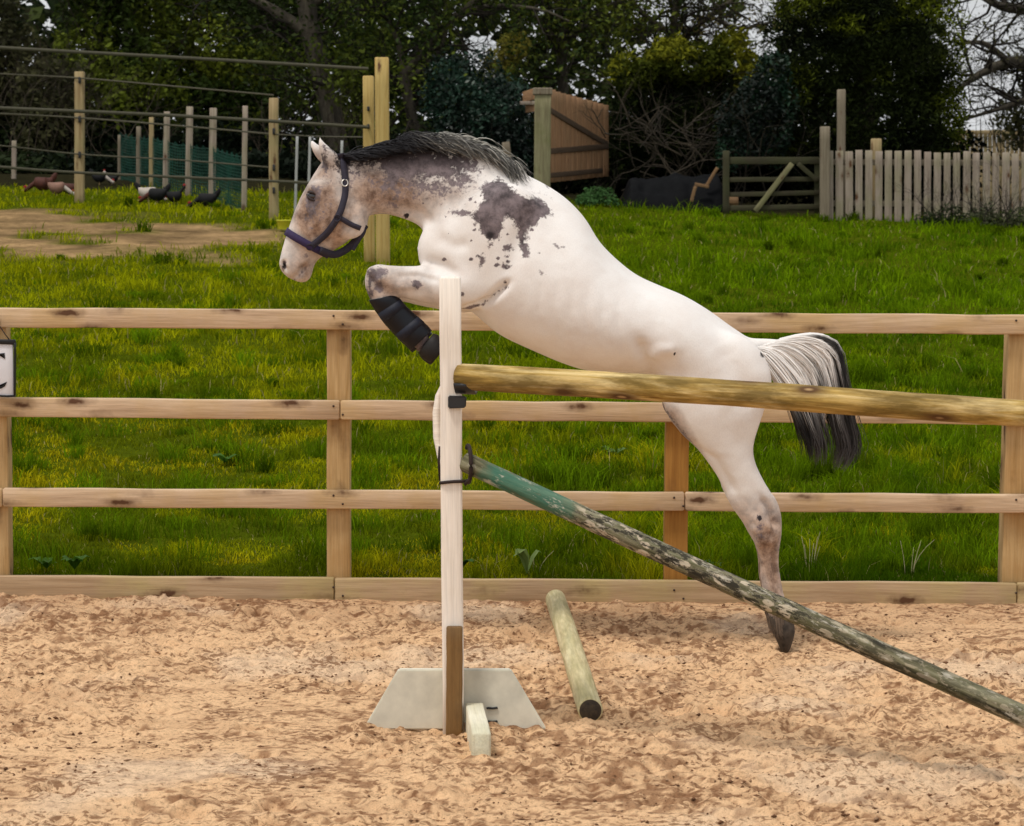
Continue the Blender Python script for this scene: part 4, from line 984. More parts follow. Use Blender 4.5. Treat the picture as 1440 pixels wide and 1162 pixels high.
def side_strap(pxs, w, name, mat, side, lift=.003, th=.004):
    q = catmull([list(p) for p in pxs], 6); a = [hit(p[0], p[1], side, lift) for p in q]
    P_ = np.array([list(x[0]) for x in a]); Nn = np.array([list(x[1]) for x in a])
    for _ in range(3):
        P_[1:-1] = (P_[:-2] + 2 * P_[1:-1] + P_[2:]) / 4; Nn[1:-1] = (Nn[:-2] + 2 * Nn[1:-1] + Nn[2:]) / 4
    P_ += Nn * 0.002; Nn /= np.linalg.norm(Nn, axis=1)[:, None]
    return ribbon(P_, Nn, w, th, name, mat, hc)
def ring_strap(a, b_, w, name, mat):
    "a closed band round the head whose plane passes side pixels a and b"
    A = H2(*a); B = H2(*b_); c = (A + B) / 2; u = Vector((A[0] - c[0], 0, A[1] - c[1])); u.normalize(); C3 = Vector((c[0], YH, c[1])); P_, Nn = [], []
    for k in range(48):
        th = k / 48 * 2 * math.pi; d = u * math.cos(th) + Vector((0, 1, 0)) * math.sin(th)
        r = bvh.ray_cast(C3 + d * 0.155, -d, 0.3)
        if r[0] is None: continue
        P_.append(np.array(r[0]) + np.array(d) * .003); Nn.append(np.array(d))
    P_ = np.array(P_)
    for _ in range(2): P_ = (np.roll(P_, 1, 0) + 2 * P_ + np.roll(P_, -1, 0)) / 4
    P_ += np.array(Nn) * .003
    return ribbon(P_, Nn, w, .004, name, mat, hc, True)
ring_strap((404, 326), (463, 359), .030, 'noseband', M['noseband'])
for sd in (-1, 1):
    side_strap([(437, 347), (452, 336), (466, 322), (478, 306)], .026, 'cheek_strap', M['webbing'], sd)
    side_strap([(478, 306), (484, 290), (487, 268), (486, 246), (482, 228), (480, 216)], .026, 'crown_strap', M['webbing'], sd, .004)
    side_strap([(478, 304), (494, 314), (508, 320)], .020, 'throat_strap', M['webbing'], sd)
    for px, py, nm in ((438, 346, 'buckle'), (478, 306, 'buckle'), (486, 258, 'buckle')):
        p, nrm = hit(px, py, sd, .010); t_ = np.linspace(0, 2 * np.pi, 17)
        V, Q, T = tube_np([(np.stack([np.cos(t_) * .014, np.full(17, 0.0), np.sin(t_) * .012], -1), np.full(17, .0028))], 6, False)
        o = obj(nm, mesh_np(nm, V, [Q], M['metal'] if py == 258 else M['webbing'], smooth=True), hc, p); o.rotation_euler = Vector((0, 1, 0)).rotation_difference(-nrm if sd > 0 else nrm).to_euler()
# chin strap running back under the jaw, and its hanging loose end
a0 = P(446, 352, YH - .06)
jl = [P(450, 352, YH - .075), P(470, 358, YH - .03), P(488, 350, YH - .01), P(502, 336, YH - .01), P(510, 322, YH - .04), P(514, 316, YH - .06)]
pp = catmull([list(p) for p in jl], 6); ribbon(pp, [np.array([0, -1., 0])] * len(pp), .030, .004, 'chin_strap', M['webbing'], hc)
pp = catmull([list(p) for p in (P(513, 319, YH - .06), P(511, 328, YH - .06), P(503, 340, YH - .05), P(496, 352, YH - .05))], 5); ribbon(pp, [np.array([0, -1., 0])] * len(pp), .016, .003, 'strap_end', M['webbing'], hc)

# --- mane and tail: separate strands of hair
def strands(paths, w, cols, name, parent, mat):
    "paths (n, k, 3); three-sided tapering strands"
    n, k, _ = paths.shape; t = np.gradient(paths, axis=1); t /= np.linalg.norm(t, axis=2)[:, :, None] + 1e-9
    ref = RNG.normal(size=(n, 1, 3)); u = np.cross(t, np.broadcast_to(ref, t.shape)); u /= np.linalg.norm(u, axis=2)[:, :, None] + 1e-9; q = np.cross(t, u)
    prof = (1 - np.linspace(0, 1, k) ** 2.2 * 0.85)[None, :, None] * w[:, None, None]
    V = np.stack([paths + prof * (math.cos(a) * u + math.sin(a) * q) for a in (0, 2.09, 4.19)], 2).reshape(-1, 3)
    i = (np.arange(n)[:, None, None] * k + np.arange(k - 1)[None, :, None]) * 3 + np.arange(3)[None, None]; j = i - np.arange(3)[None, None] + (np.arange(3) + 1)[None, None] % 3
    Q = np.stack([i, j, j + 3, i + 3], -1).reshape(-1, 4)
    C = np.repeat(cols.reshape(-1, 3), 3, 0)
    return tag(obj(name, mesh_np(name, V - HO, Q, mat, C, True), parent, HO), kind='stuff')
m, nt, b = new_mat('horse_hair'); a = nt.nodes.new('ShaderNodeVertexColor'); a.layer_name = 'Col'; nt.links.new(a.outputs['Color'], b.inputs['Base Color']); b.inputs['Roughness'].default_value = 0.5; b.inputs['Specular IOR Level'].default_value = 0.3; M['hair'] = m
def px3(x, y, dep):  # arrays of side pixels + depth offsets -> world
    c = CAM_ROT @ Vector((0, 0, -1)); X = np.asarray(x); Y = np.asarray(y)
    d = np.stack([(X - CX) / F_PX, (CY - Y) / F_PX, -np.ones_like(X)], -1) @ np.array(CAM_ROT).T
    d = d * (YH / d[..., 1])[..., None]; d[..., 2] += CAM_H; d[..., 1] += dep; return d
crest = catmull([(470, 222), (486, 222), (515, 216), (552, 208), (596, 201), (640, 203), (680, 213), (716, 228), (745, 243)], 10)
n = 3000; k = 9; s0 = RNG.random(n) ** 1.05 * .90; idx = s0 * (len(crest) - 1); root = np.stack([np.interp(idx, np.arange(len(crest)), crest[:, i]) for i in (0, 1)], -1)
L = 28 + 52 * RNG.random(n) * (0.5 + vnoise(s0 * 90, s0 * 0, 15)); L *= (1 - 0.45 * sstep(0.72, 1.0, s0)); hgt = (5 + 18 * RNG.random(n)) * (0.35 + 0.65 * sstep(0.0, 0.35, s0)) * (1 - 0.55 * sstep(0.62, 0.95, s0)); drop = (RNG.random(n) * 40 - 4) * (0.5 + 0.5 * sstep(0, .4, s0))
t = np.linspace(0, 1, k)[None]
end = np.interp(np.clip(root[:, 0] + L, None, 745), crest[:, 0], crest[:, 1]); ex = root[:, 0] + L; over = np.clip(ex - 716, 0, None); L = np.maximum(L - over * RNG.uniform(.45, 1.0, n), 10)
clump = (vnoise(s0 * 60, s0 * 0, 5) - .5) * 11 + (RNG.random(n) < .06) * RNG.normal(size=n) * 6
x = root[:, :1] + L[:, None] * t ** 0.85; y = root[:, 1:] * (1 - t) + end[:, None] * t - (hgt + clump)[:, None] * np.sin(t * 2.3) / 0.95 * (1 - .35 * t) + drop[:, None] * t ** 1.6 * .55 + 3
dep = (RNG.random(n)[:, None] - .5) * .05 * (1 + t) - .02 * t * (drop > 6)[:, None] - .045 * t * (drop > 10)[:, None]
g = np.clip(sstep(604, 650, x + (vnoise(s0[:, None] * 45, 0, 3) - .5) * 50 + RNG.random((n, 1)) * 26) * (1 - 0.75 * sstep(-2, 14, drop)[:, None] * (RNG.random((n, 1)) < .8)), 0, 1)[..., None]
tone = RNG.random((n, 1, 1))
cols = np.array([.012, .011, .014]) * (1 - g) + np.array([.52, .50, .44]) * (0.35 + 0.9 * tone) * g
strands(px3(x, y, dep), 0.0014 + .0013 * RNG.random(n), cols, 'mane', horse, M['hair'])
# forelock
n = 260; r = RNG.random(n); x = (474 + 10 * r)[:, None] - t * (18 + 10 * RNG.random((n, 1))); y = (218 + 4 * r)[:, None] + t * (6 + 26 * RNG.random((n, 1))) ; dep = (RNG.random((n, 1)) - .5) * .06 - .03 * t
strands(px3(x + 6, y - 2, dep), np.full(n, .0017), np.broadcast_to(np.array([.03, .025, .028]), (n, k, 3)).copy(), 'forelock', horse, M['hair'])
# tail
n = 3400; k = 11; t = np.linspace(0, 1, k)[None]; u = RNG.random(n)[:, None]; lk = np.round(u * 26) / 26; u = u * .45 + lk * .55 + (RNG.random((n, 1)) - .5) * .03
ctrl = np.array([  # rows: fixed t; columns: (x at u=0, x at u=1, y at u=0, y at u=1)
    [1054, 1098, 494, 480], [1064, 1130, 500, 473], [1079, 1160, 520, 475], [1098, 1182, 548, 492], [1113, 1190, 572, 538], [1124, 1199, 598, 590], [1131, 1207, 624, 632], [1134, 1184, 655, 668]], float)
tt = np.linspace(0, 1, len(ctrl)); tc_ = catmull(ctrl, 8); tq = np.linspace(0, 1, len(tc_))
length = (0.66 + 0.34 * RNG.random((n, 1)) ** .8) * (0.86 + 0.16 * vnoise(lk * 55, 0 * lk, 19)); length = np.where((u > .82), length * 1.04, length); gapm = np.abs(u - 0.50) < 0.13; length = np.where(gapm & (RNG.random((n, 1)) < .85), length * 0.76, length); length = np.where(RNG.random((n, 1)) < .22, length * (.45 + .3 * RNG.random((n, 1))), length)
te = t * length
X0, X1, Y0, Y1 = [np.interp(te, tq, tc_[:, i]) for i in range(4)]
x = X0 * (1 - u) + X1 * u + (RNG.random((n, 1)) - .5) * 7 * te + np.sin(te * 6 + lk * 40) * 5.0 * te + (RNG.random((n, 1)) < .10) * RNG.normal(size=(n, 1)) * 9 * te ** 2; y = Y0 * (1 - u) + Y1 * u + (RNG.random((n, 1)) - .5) * 7 + np.where(u < .35, 3 * te, 0)
dep = (RNG.random((n, 1)) - .5) * (.05 + .12 * te) - 0.02 + .03 * np.sin(lk * 90) * te
white_amt = np.clip(1.05 - sstep(0.38 + 0.10 * (u < .5), 0.72, te + (vnoise(lk * 70, 0 * lk, 8) - .5) * .22 + 0.22 * sstep(.80, 1, u) + .06 * (RNG.random((n, 1)) - .5)), 0, 1)[..., None]
white_amt = np.maximum(white_amt, (0.10 * (RNG.random((n, 1, 1)) < .10)) * np.ones((n, k, 1)))
white_amt = np.where((u[..., None] < .62) & (te[..., None] < .42), np.maximum(white_amt, .92), white_amt)
tone = RNG.random((n, 1, 1)); dkc = np.array([.018, .013, .013]) * (.6 + 1.2 * tone); wc = np.array([.90, .86, .82]) * (.78 + .3 * tone)
streak = (vnoise(lk * 110 + 3, 0 * lk, 9) > .76)[..., None] & (te[..., None] > .22 + .25 * (u[..., None] < .6))
cols = dkc * (1 - white_amt) + wc * white_amt; cols = np.where(streak, cols * .25, cols)
strands(px3(x, y, dep), .0021 + .0020 * RNG.random(n), cols, 'tail', horse, M['hair'])

n = 420; k = 6; t = np.linspace(0, 1, k)[None]; r = RNG.random(n)[:, None]; side_ = np.where(RNG.random((n, 1)) < .5, -1, 1)
x = 1077 + 34 * r + (1099 - (1077 + 34 * r)) * t * .30 + (RNG.random((n, 1)) - .5) * 4 * t; y = 858 + 8 * RNG.random((n, 1)) + t * (14 + 14 * RNG.random((n, 1)))
dep = side_ * .15 + (np.sin(r * 3.14) * -.046) * (0.9 + .1 * t) + np.zeros((n, k)); off_ = np.where(side_ < 0, -4, 3); offy_ = np.where(side_ < 0, -5, 5)
fc = np.array([.16, .12, .09]) * (.4 + 1.2 * RNG.random((n, 1, 1))) * np.ones((n, k, 1))
strands(px3(x + off_, y + offy_, dep), np.full(n, .0020), fc, 'fetlock_hair', horse, M['hair'])
# ================================================================== trees and hedges
def leaf_mesh(name, C, size, tone, aspect=0.5, droop=0.0, mat=None, up=0.35):
    "rhombic leaf clumps at centres C"
    n = len(C); d = RNG.normal(size=(n, 3)); d[:, 2] = d[:, 2] * 0.7 - droop; d /= np.linalg.norm(d, axis=1)[:, None]
    nn = RNG.normal(size=(n, 3)) * 0.8 + np.array([0, -0.3, up * 2]); s = np.cross(d, nn); s /= np.linalg.norm(s, axis=1)[:, None] + 1e-9
    size = np.broadcast_to(size, (n,)) * (0.6 + 0.8 * RNG.random(n)); w = size * aspect
    q = np.cross(s, d)
    V = np.stack([C - d * size[:, None] / 2, C + s * w[:, None] / 2 + q * w[:, None] * .15, C + d * size[:, None] / 2, C - s * w[:, None] / 2 + q * w[:, None] * .15], 1).reshape(-1, 3)
    Q = np.arange(n)[:, None] * 4 + np.arange(4)[None]
    return V, Q, np.repeat(tone, 4, 0)
def tones(C, base, alt, scale=1.2, seed=0, var=0.5):
    n = len(C); g = fbm(C[:, 0] * scale + C[:, 1] * .5, C[:, 2] * scale, seed, 3)[:, None]; r = RNG.random((n, 1))
    m_ = sstep(0.42, 0.62, g + (r - .5) * .25); c = np.array(base) * (1 - m_) + np.array(alt) * m_
    return c * (1 - var / 2 + var * RNG.random((n, 1)))
M['leaf'] = leaf_mat('broad_leaf', 0.65, 0.08, 0.3, 0.3, 1.3)
M['glossy'] = leaf_mat('glossy_evergreen_leaf', 0.4, 0.22, 0.12, 0.3, 2.0)
M['needle'] = leaf_mat('conifer_spray', 0.8, 0.04, 0.15, 0.4, 1.5)
m, nt, b = new_mat('bark'); n_ = noise(nt, coords(nt, (3, 3, 0.8), rand=False), 4, 6, 0.65)
nt.links.new(ramp(nt, n_, [(0.3, (0.028, 0.022, 0.016)), (0.55, (0.085, 0.072, 0.05)), (0.75, (0.13, 0.125, 0.075))]), b.inputs['Base Color']); b.inputs['Roughness'].default_value = 0.9; bump(nt, b, n_, 0.8, 0.05); M['bark'] = m
M['twig'] = flat_mat('grey_brown_twig', (0.038, 0.030, 0.020), rough=0.9, var=0.5, scale=3)
M['dark_twig'] = flat_mat('dark_twig', (0.030, 0.024, 0.018), rough=0.9, var=0.5, scale=3)
M['pale_twig'] = flat_mat('pale_dead_twig', (0.055, 0.043, 0.027), rough=0.9, var=0.5, scale=3)

def branch_paths(start, direction, length, radius, depth, kids=4, spread=0.8, wander=0.25, up=0.12, rnd=None, out=None, tips=None):
    rnd = rnd or random; out = [] if out is None else out; tips = [] if tips is None else tips
    k = 7 if depth > 0 else 5; p = np.array(start, float); d = np.array(direction, float); d /= np.linalg.norm(d); pts = [p.copy()]
    for i in range(k):
        d = d + np.array([rnd.gauss(0, wander), rnd.gauss(0, wander), rnd.gauss(0, wander) + up]) * 0.5; d /= np.linalg.norm(d)
        p = p + d * length / k; pts.append(p.copy())
    rad = radius * np.linspace(1, 0.45 if depth > 0 else 0.25, k + 1); out.append((np.array(pts), rad))
    if depth > 0:
        for j in range(kids):
            t = rnd.uniform(0.35, 1.0) if j else 1.0; i = min(k, int(t * k)); a = np.array([rnd.gauss(0, 1) for _ in range(3)]); dd = pts[i] - pts[max(i - 1, 0)]; dd = dd / np.linalg.norm(dd)
            a -= dd * (a @ dd); a /= np.linalg.norm(a); nd = dd + a * spread * rnd.uniform(.6, 1.3)
            branch_paths(pts[i], nd, length * rnd.uniform(0.5, 0.75), rad[i] * rnd.uniform(.5, .7), depth - 1, kids, spread, wander, up, rnd, out, tips)
    else:
        for q in pts[1:]: tips.append(q)
    return out, tips
def wood_obj(name, paths, mat, parent, sides=5, stuff=False):
    big = [p for p in paths if p[1][0] > 0.02]; small = [p for p in paths if p[1][0] <= 0.02]
    V, Q, T = [], [], []; off = 0
    for group, sd in ((big, sides + 2), (small, 3)):
        if group:
            v, q, t = tube_np(group, sd, False); V.append(v); Q.append(q + off); off += len(v)
    o = obj(name, mesh_np(name, np.concatenate(V) - np.array(wloc(parent)) if parent else np.concatenate(V), [np.concatenate(Q)], mat, smooth=True), parent, wloc(parent) if parent else None)
    if stuff: o['kind'] = 'stuff'
    return o
def crown(name, C, size, tone, parent, mat, aspect=0.5, droop=0.0):
    V, Q, c = leaf_mesh(name, C, size, tone, aspect, droop)
    return obj(name, mesh_np(name, V - np.array(wloc(parent)), Q, mat, c), parent, wloc(parent))
def around(tips, n, spread):
    tips = np.array(tips); return tips[RNG.integers(0, len(tips), n)] + RNG.normal(size=(n, 3)) * spread
def blob_cloud(n, blobs, shell=0.55, rough=0.35, seed=0):
    "blobs: (cx, cy, cz, rx, ry, rz); leaves near lumpy shells"
    B = np.array(blobs, float); vol = (B[:, 3] * B[:, 5] + B[:, 4] * B[:, 5]); pick = RNG.choice(len(B), n, p=vol / vol.sum())
    d = RNG.normal(size=(n, 3)); d /= np.linalg.norm(d, axis=1)[:, None]
    r = 1 - shell * RNG.random(n) ** 2.0; lump = 1 + rough * (fbm(d[:, 0] * 3 + pick * 3.3, d[:, 2] * 3 + d[:, 1] * 2, seed, 3) - .5) * 2
    return B[pick, :3] + B[pick, 3:] * d * (r * lump)[:, None]
def gp(px, D, dz=0.0): g = ground_px(px, D); g.z += dz; return g

# far wood closing the view behind everything
n = 44000; C = np.stack([RNG.uniform(-26, 26, n), RNG.uniform(60, 66, n), RNG.random(n) * 9.5], -1); C[:, 2] += 1.5
hh = 7 + 3.0 * fbm(C[:, 0] * .4, C[:, 0] * 0, 91, 3); C = C[C[:, 2] < hh[:len(C)]]
u = C[:, 0] / C[:, 1]; hole = ((u > .170) & (C[:, 2] > 2.3 + .4 * fbm(C[:, 0] * 2, C[:, 0] * 0, 92))) | (((u + .012) / .0085) ** 2 + ((C[:, 2] - 4.9) / .55) ** 2 < 1) | ((u > .045) & (u < .105) & (C[:, 2] > 4.6) & (vnoise(C[:, 0] * 2.2, C[:, 2] * 2.2, 93) > .45)) | (((u + .083) / .006) ** 2 + ((C[:, 2] - 4.2) / .45) ** 2 < 1)
C = C[~hole]
V, Q, c = leaf_mesh('x', C, 0.42, tones(C, (0.022, 0.038, 0.012), (0.055, 0.075, 0.018), .6, 90), .6)
tag(obj('woodland', mesh_np('woodland', V, Q, M['leaf'], c)), kind='stuff')

def bush(name, label, category, blobs, n, size, base, alt, mat, aspect=0.5, shell=0.55, stems=8, group=None, droop=0.0, seed=1, rough=0.35, stem_mat='twig', sr=.02, tscale=1.2):
    B = np.array([list(b_) for b_ in blobs]); c0 = B[:, :3].mean(0); D = c0[1]; g = Vector((c0[0], D, tz(c0[0], D)))
    t = thing(name, g, label, category, group); C = blob_cloud(n, blobs, shell, rough, seed); C = C[C[:, 2] > terr(C[:, 0], C[:, 1]) + .02]
    crown('crown', C, size, tones(C, base, alt, tscale, seed), t, mat, aspect, droop)
    rnd = random.Random(seed); out = []
    for i in range(stems):
        b_ = blobs[rnd.randrange(len(blobs))]; s_ = (b_[0] + rnd.uniform(-.4, .4) * b_[3], b_[1] + rnd.uniform(-.4, .4) * b_[4], tz(b_[0], b_[1]) - .05)
        branch_paths(s_, (rnd.gauss(0, .3), rnd.gauss(0, .3), 1), max(.5, b_[2] + b_[5] * .4 - s_[2]), sr, 2, 4, .8, .3, .1, rnd, out, [])
    wood_obj('stems', out, M[stem_mat], t, stuff=True); return t
def B(px, py, D, rpx, rpy, depth): c = P(px, py, D); s_ = D / F_PX; return (c.x, c.y, c.z, rpx * s_, depth, rpy * s_)

# left hedge of mixed shrubs
bush('shrub', 'olive leafy shrub with greyish bare twigs behind the far left of the paddock', 'shrub', [B(0, 120, 47, 70, 130, 1.2), B(-60, 60, 47, 80, 180, 1.2), B(75, 160, 46, 60, 90, 1.0)], 12000, .15, (0.040, 0.042, 0.018), (0.085, 0.085, 0.035), M['leaf'], stems=24, seed=3, group='shrubs of the left hedge', stem_mat='pale_twig', sr=.018, shell=.8)
bush('shrub', 'dark green leafy shrub between the first tall field post and the row of pen posts', 'shrub', [B(165, 60, 48, 90, 110, 1.2), B(190, 150, 47, 70, 90, 1.0), B(150, -60, 48, 90, 90, 1.2)], 17000, .13, (0.034, 0.056, 0.008), (0.135, 0.175, 0.018), M['leaf'], stems=12, seed=4, group='shrubs of the left hedge', shell=.7)
bush('shrub', 'yellowish green bushy shrub rising behind the row of pen posts', 'shrub', [B(300, 70, 49, 95, 110, 1.3), B(330, 140, 48, 80, 70, 1.0), B(280, -60, 49, 100, 90, 1.3)], 17000, .13, (0.034, 0.060, 0.008), (0.150, 0.185, 0.016), M['leaf'], stems=12, seed=5, group='shrubs of the left hedge', shell=.7)
bush('shrub', 'dark shrub behind the thick leaning trunk and the pair of yellow posts', 'shrub', [B(415, 60, 51, 80, 110, 1.3), B(520, 90, 50, 60, 120, 1.0), B(470, -60, 51, 110, 90, 1.3)], 15000, .13, (0.028, 0.046, 0.008), (0.115, 0.150, 0.018), M['leaf'], stems=10, seed=6, group='shrubs of the left hedge', shell=.8)
bush('shrub', 'dark leafy hedge shrub continuing the left hedge outside the picture', 'shrub', [B(-230, 90, 46, 130, 150, 1.4), B(-430, 90, 46, 130, 150, 1.4), B(-640, 90, 46, 130, 150, 1.4)], 9000, .26, (0.022, 0.036, 0.010), (0.070, 0.090, 0.018), M['leaf'], stems=6, seed=41, shell=.6)
bush('shrub', 'dark leafy hedge shrub continuing the right hedge outside the picture', 'shrub', [B(1700, 110, 47, 120, 130, 1.4), B(1900, 90, 47, 130, 150, 1.4), B(2100, 90, 47, 130, 150, 1.4)], 8000, .26, (0.022, 0.036, 0.010), (0.070, 0.090, 0.018), M['leaf'], stems=6, seed=42, shell=.6)
# undergrowth stems seen low between the pen posts: dim bare saplings
def thicket(name, px0, px1, D, n, hgt, mat, label, seed, r=.012, kids=3):
    g = gp((px0 + px1) / 2, D); t = thing(name, g, label, 'thicket'); rnd = random.Random(seed); out = []
    for i in range(n):
        s_ = gp(rnd.uniform(px0, px1), D + rnd.uniform(-.6, .6), -.05); branch_paths(tuple(s_), (rnd.gauss(0, .35), rnd.gauss(0, .35), 1), hgt * rnd.uniform(.5, 1), r * rnd.uniform(.6, 1.4), 2, kids, .8, .35, .05, rnd, out, [])
    wood_obj('twigs', out, M[mat], t, stuff=True); return t
thicket('bare_thicket', -60, 200, 44, 26, 2.2, 'pale_twig', 'greyish bare twiggy thicket at the foot of the hedge on the far left', 31)
thicket('bare_thicket', 330, 600, 44, 34, 1.7, 'pale_twig', 'pale bare thicket around the foot of the thick trunk behind the horse\'s ears', 32)
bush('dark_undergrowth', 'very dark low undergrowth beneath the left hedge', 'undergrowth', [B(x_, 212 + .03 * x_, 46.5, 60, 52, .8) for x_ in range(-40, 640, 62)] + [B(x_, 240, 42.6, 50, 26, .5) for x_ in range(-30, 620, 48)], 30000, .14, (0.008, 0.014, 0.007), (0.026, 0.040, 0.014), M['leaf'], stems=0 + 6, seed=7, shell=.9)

def tree_paths(list_px, D):
    out = []
    for pts in list_px:
        q = [P(p[0], p[1], D + (p[3] if len(p) > 3 else 0)) for p in pts]; cc = catmull([list(v) for v in q], 5); rr = np.interp(np.linspace(0, 1, len(cc)), np.linspace(0, 1, len(pts)), [p[2] * D / F_PX for p in pts]); out.append((cc, rr))
    return out
def big_tree(label, D, base_px, limbs, n, size, base, alt, seed, kids=4, depth=2, spread=.25, blen=1.5, twig='dark_twig', leafmat='leaf', aspect=.5, group=None, sprout=5, up=.05, cut=None, name='broadleaf_tree'):
    g = gp(base_px, D); t = thing(name, g, label, 'tree', group); L = tree_paths(limbs, D); rnd = random.Random(seed)
    L[0][0][0][2] = min(L[0][0][0][2], g.z - .1)
    wood_obj('trunk', L, M['bark'], t, 8); tw, tips = [], []
    for pts, rad in L:
        dd = pts[-1] - pts[0]
        for j in range(int(sprout * max(1, np.linalg.norm(dd)))):
            f_ = rnd.uniform(.35, 1.0) if L[0][0] is pts else rnd.uniform(.1, 1.0); i = min(len(pts) - 1, int(f_ * len(pts)))
            branch_paths(pts[i], (rnd.gauss(0, 1), rnd.gauss(0, .8), rnd.gauss(.25, .8)), blen * rnd.uniform(.5, 1.1), min(rad[i] * .5, .03), depth, kids, .9, .4, up, rnd, tw, tips)
    wood_obj('branches', tw, M[twig], t, 5, True)
    if n:
        C = around(tips, n, spread)
        if cut is not None: C = C[~cut(C)]
        crown('crown', C, size, tones(C, base, alt, 1.1, seed), t, M[leafmat], aspect)
    return t
gap = lambda C: (((C[:, 0] / C[:, 1] + .0125) / .010) ** 2 + ((C[:, 2] - 4.35) / .50) ** 2 < 1)
big_tree('thick dark leaning trunk with a long bough reaching left, behind the pen', 46, 468,
         [[(478, 240, 17), (470, 180, 15), (452, 110, 14), (438, 50, 14), (425, -40, 13), (410, -160, 9)], [(446, 70, 9), (425, 42, 9), (390, 18, 8), (350, -4, 6), (300, -30, 4)], [(436, 10, 6), (500, -40, 5), (560, -90, 3)]], 7000, .11, (0.030, 0.048, 0.010), (0.120, 0.160, 0.020), 11, blen=1.7, sprout=4)
big_tree('forked tree with crooked grey limbs rising right of the pair of yellow posts', 45, 577,
         [[(584, 235, 9), (582, 180, 8.5), (572, 130, 8), (568, 105, 8)], [(568, 105, 7), (592, 75, 6), (618, 45, 5.5), (650, 15, 4.5), (700, -20, 3.5), (760, -60, 2)], [(570, 112, 5), (600, 92, 4), (622, 62, 3.5), (628, 20, 3), (622, -40, 2.5)], [(568, 108, 5), (560, 60, 4), (540, 10, 3), (530, -50, 2)], [(650, 15, 3.5), (700, 8, 3), (760, 14, 2.4), (800, 30, 1.4)]], 9000, .10, (0.030, 0.052, 0.010), (0.125, 0.165, 0.022), 12, blen=1.3, sprout=6, cut=gap)
bush('holly_bush', 'dark blue-green glossy holly bush behind the horse\'s mane', 'bush', [B(665, 165, 43.5, 62, 85, .9), B(630, 130, 43.7, 40, 55, .7), B(705, 180, 43.2, 45, 75, .8), B(668, 220, 43, 85, 50, .8)], 15000, .085, (0.006, 0.016, 0.010), (0.022, 0.054, 0.034), M['glossy'], stems=4, seed=8, shell=.5, tscale=2.2)
bush('young_shrub', 'small yellow-green shrub glowing beside the sky gap above the holly', 'shrub', [B(700, 92, 48, 24, 24, .5), B(722, 66, 48, 22, 22, .5)], 1600, .10, (0.09, 0.10, 0.016), (0.22, 0.20, 0.03), M['leaf'], stems=4, seed=9, shell=.8)
big_tree('broad olive leaved tree above the reddish boarded gate', 50, 800, [[(800, 250, 9), (795, 160, 8), (790, 80, 8), (800, 0, 7), (810, -100, 5)], [(792, 70, 6), (750, 20, 5), (715, -20, 4), (680, -70, 3)], [(795, 60, 6), (840, 20, 5), (890, -10, 4), (930, -60, 3)], [(797, 30, 5), (770, -30, 4), (760, -90, 3)]],
         15000, .12, (0.030, 0.048, 0.010), (0.115, 0.140, 0.018), 13, blen=1.7, sprout=6, spread=.3, cut=gap)
big_tree('bare wintry tree with pale twigs against the sky above the golden hedge', 52, 960, [[(955, 250, 8), (950, 130, 7), (945, 60, 6), (955, -20, 5), (960, -100, 3)], [(946, 70, 5), (990, 30, 4), (1030, 0, 3.5), (1080, -40, 2)], [(946, 50, 5), (905, 20, 4), (870, -20, 3)], [(1000, 24, 3), (1040, 40, 2.5), (1090, 30, 1.5)]],
         2200, .09, (0.06, 0.06, 0.018), (0.17, 0.14, 0.04), 14, blen=1.4, sprout=9, kids=4, twig='twig')
# golden topped clipped conifer hedge, dark below
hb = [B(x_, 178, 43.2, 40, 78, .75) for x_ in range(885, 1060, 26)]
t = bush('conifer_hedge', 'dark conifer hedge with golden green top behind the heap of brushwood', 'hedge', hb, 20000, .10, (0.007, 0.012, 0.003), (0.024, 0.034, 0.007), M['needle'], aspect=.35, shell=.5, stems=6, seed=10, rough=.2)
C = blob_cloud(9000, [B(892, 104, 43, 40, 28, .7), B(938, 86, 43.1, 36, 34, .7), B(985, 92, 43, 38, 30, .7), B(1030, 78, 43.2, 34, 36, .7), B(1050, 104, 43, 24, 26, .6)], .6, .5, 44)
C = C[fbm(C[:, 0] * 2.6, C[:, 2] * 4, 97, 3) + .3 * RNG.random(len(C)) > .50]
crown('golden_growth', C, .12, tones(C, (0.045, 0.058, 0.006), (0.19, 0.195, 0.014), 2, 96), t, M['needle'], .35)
# the big cypress
cy = [B(1210, 130, 42, 130, 130, 1.3), B(1150, 62, 42, 80, 95, 1.2), B(1215, 40, 41.6, 60, 70, 1.2), B(1290, 70, 42, 66, 90, 1.2), B(1318, 150, 42, 40, 66, .9), B(1215, -40, 42.3, 140, 110, 1.3), B(1255, 170, 41.8, 100, 80, 1.2), B(1140, 170, 41.8, 70, 90, 1.1), B(1210, -140, 42.3, 120, 90, 1.3)]
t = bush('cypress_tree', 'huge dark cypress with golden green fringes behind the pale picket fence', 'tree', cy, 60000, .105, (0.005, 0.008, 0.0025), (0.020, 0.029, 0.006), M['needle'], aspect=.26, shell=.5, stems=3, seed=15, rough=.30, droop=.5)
ccr = [o for o in t.children if o.name.startswith('crown')][0].data
co_ = np.empty(len(ccr.vertices) * 3, np.float32); ccr.vertices.foreach_get('co', co_); co_ = co_.reshape(-1, 4, 3).mean(1) + np.array(wloc(t)); rel_ = (co_ - np.array([0, 0, CAM_H])) @ np.array(CAM_ROT)
qx, qy = CX + F_PX * rel_[:, 0] / -rel_[:, 2], CY - F_PX * rel_[:, 1] / -rel_[:, 2]
gn = fbm(co_[:, 0] * 1.5, co_[:, 2] * 2.6, 97, 4)       # young golden growth on the crown top and right flank
zt = co_[:, 2] - 4.55; xr = co_[:, 0] - 7.1
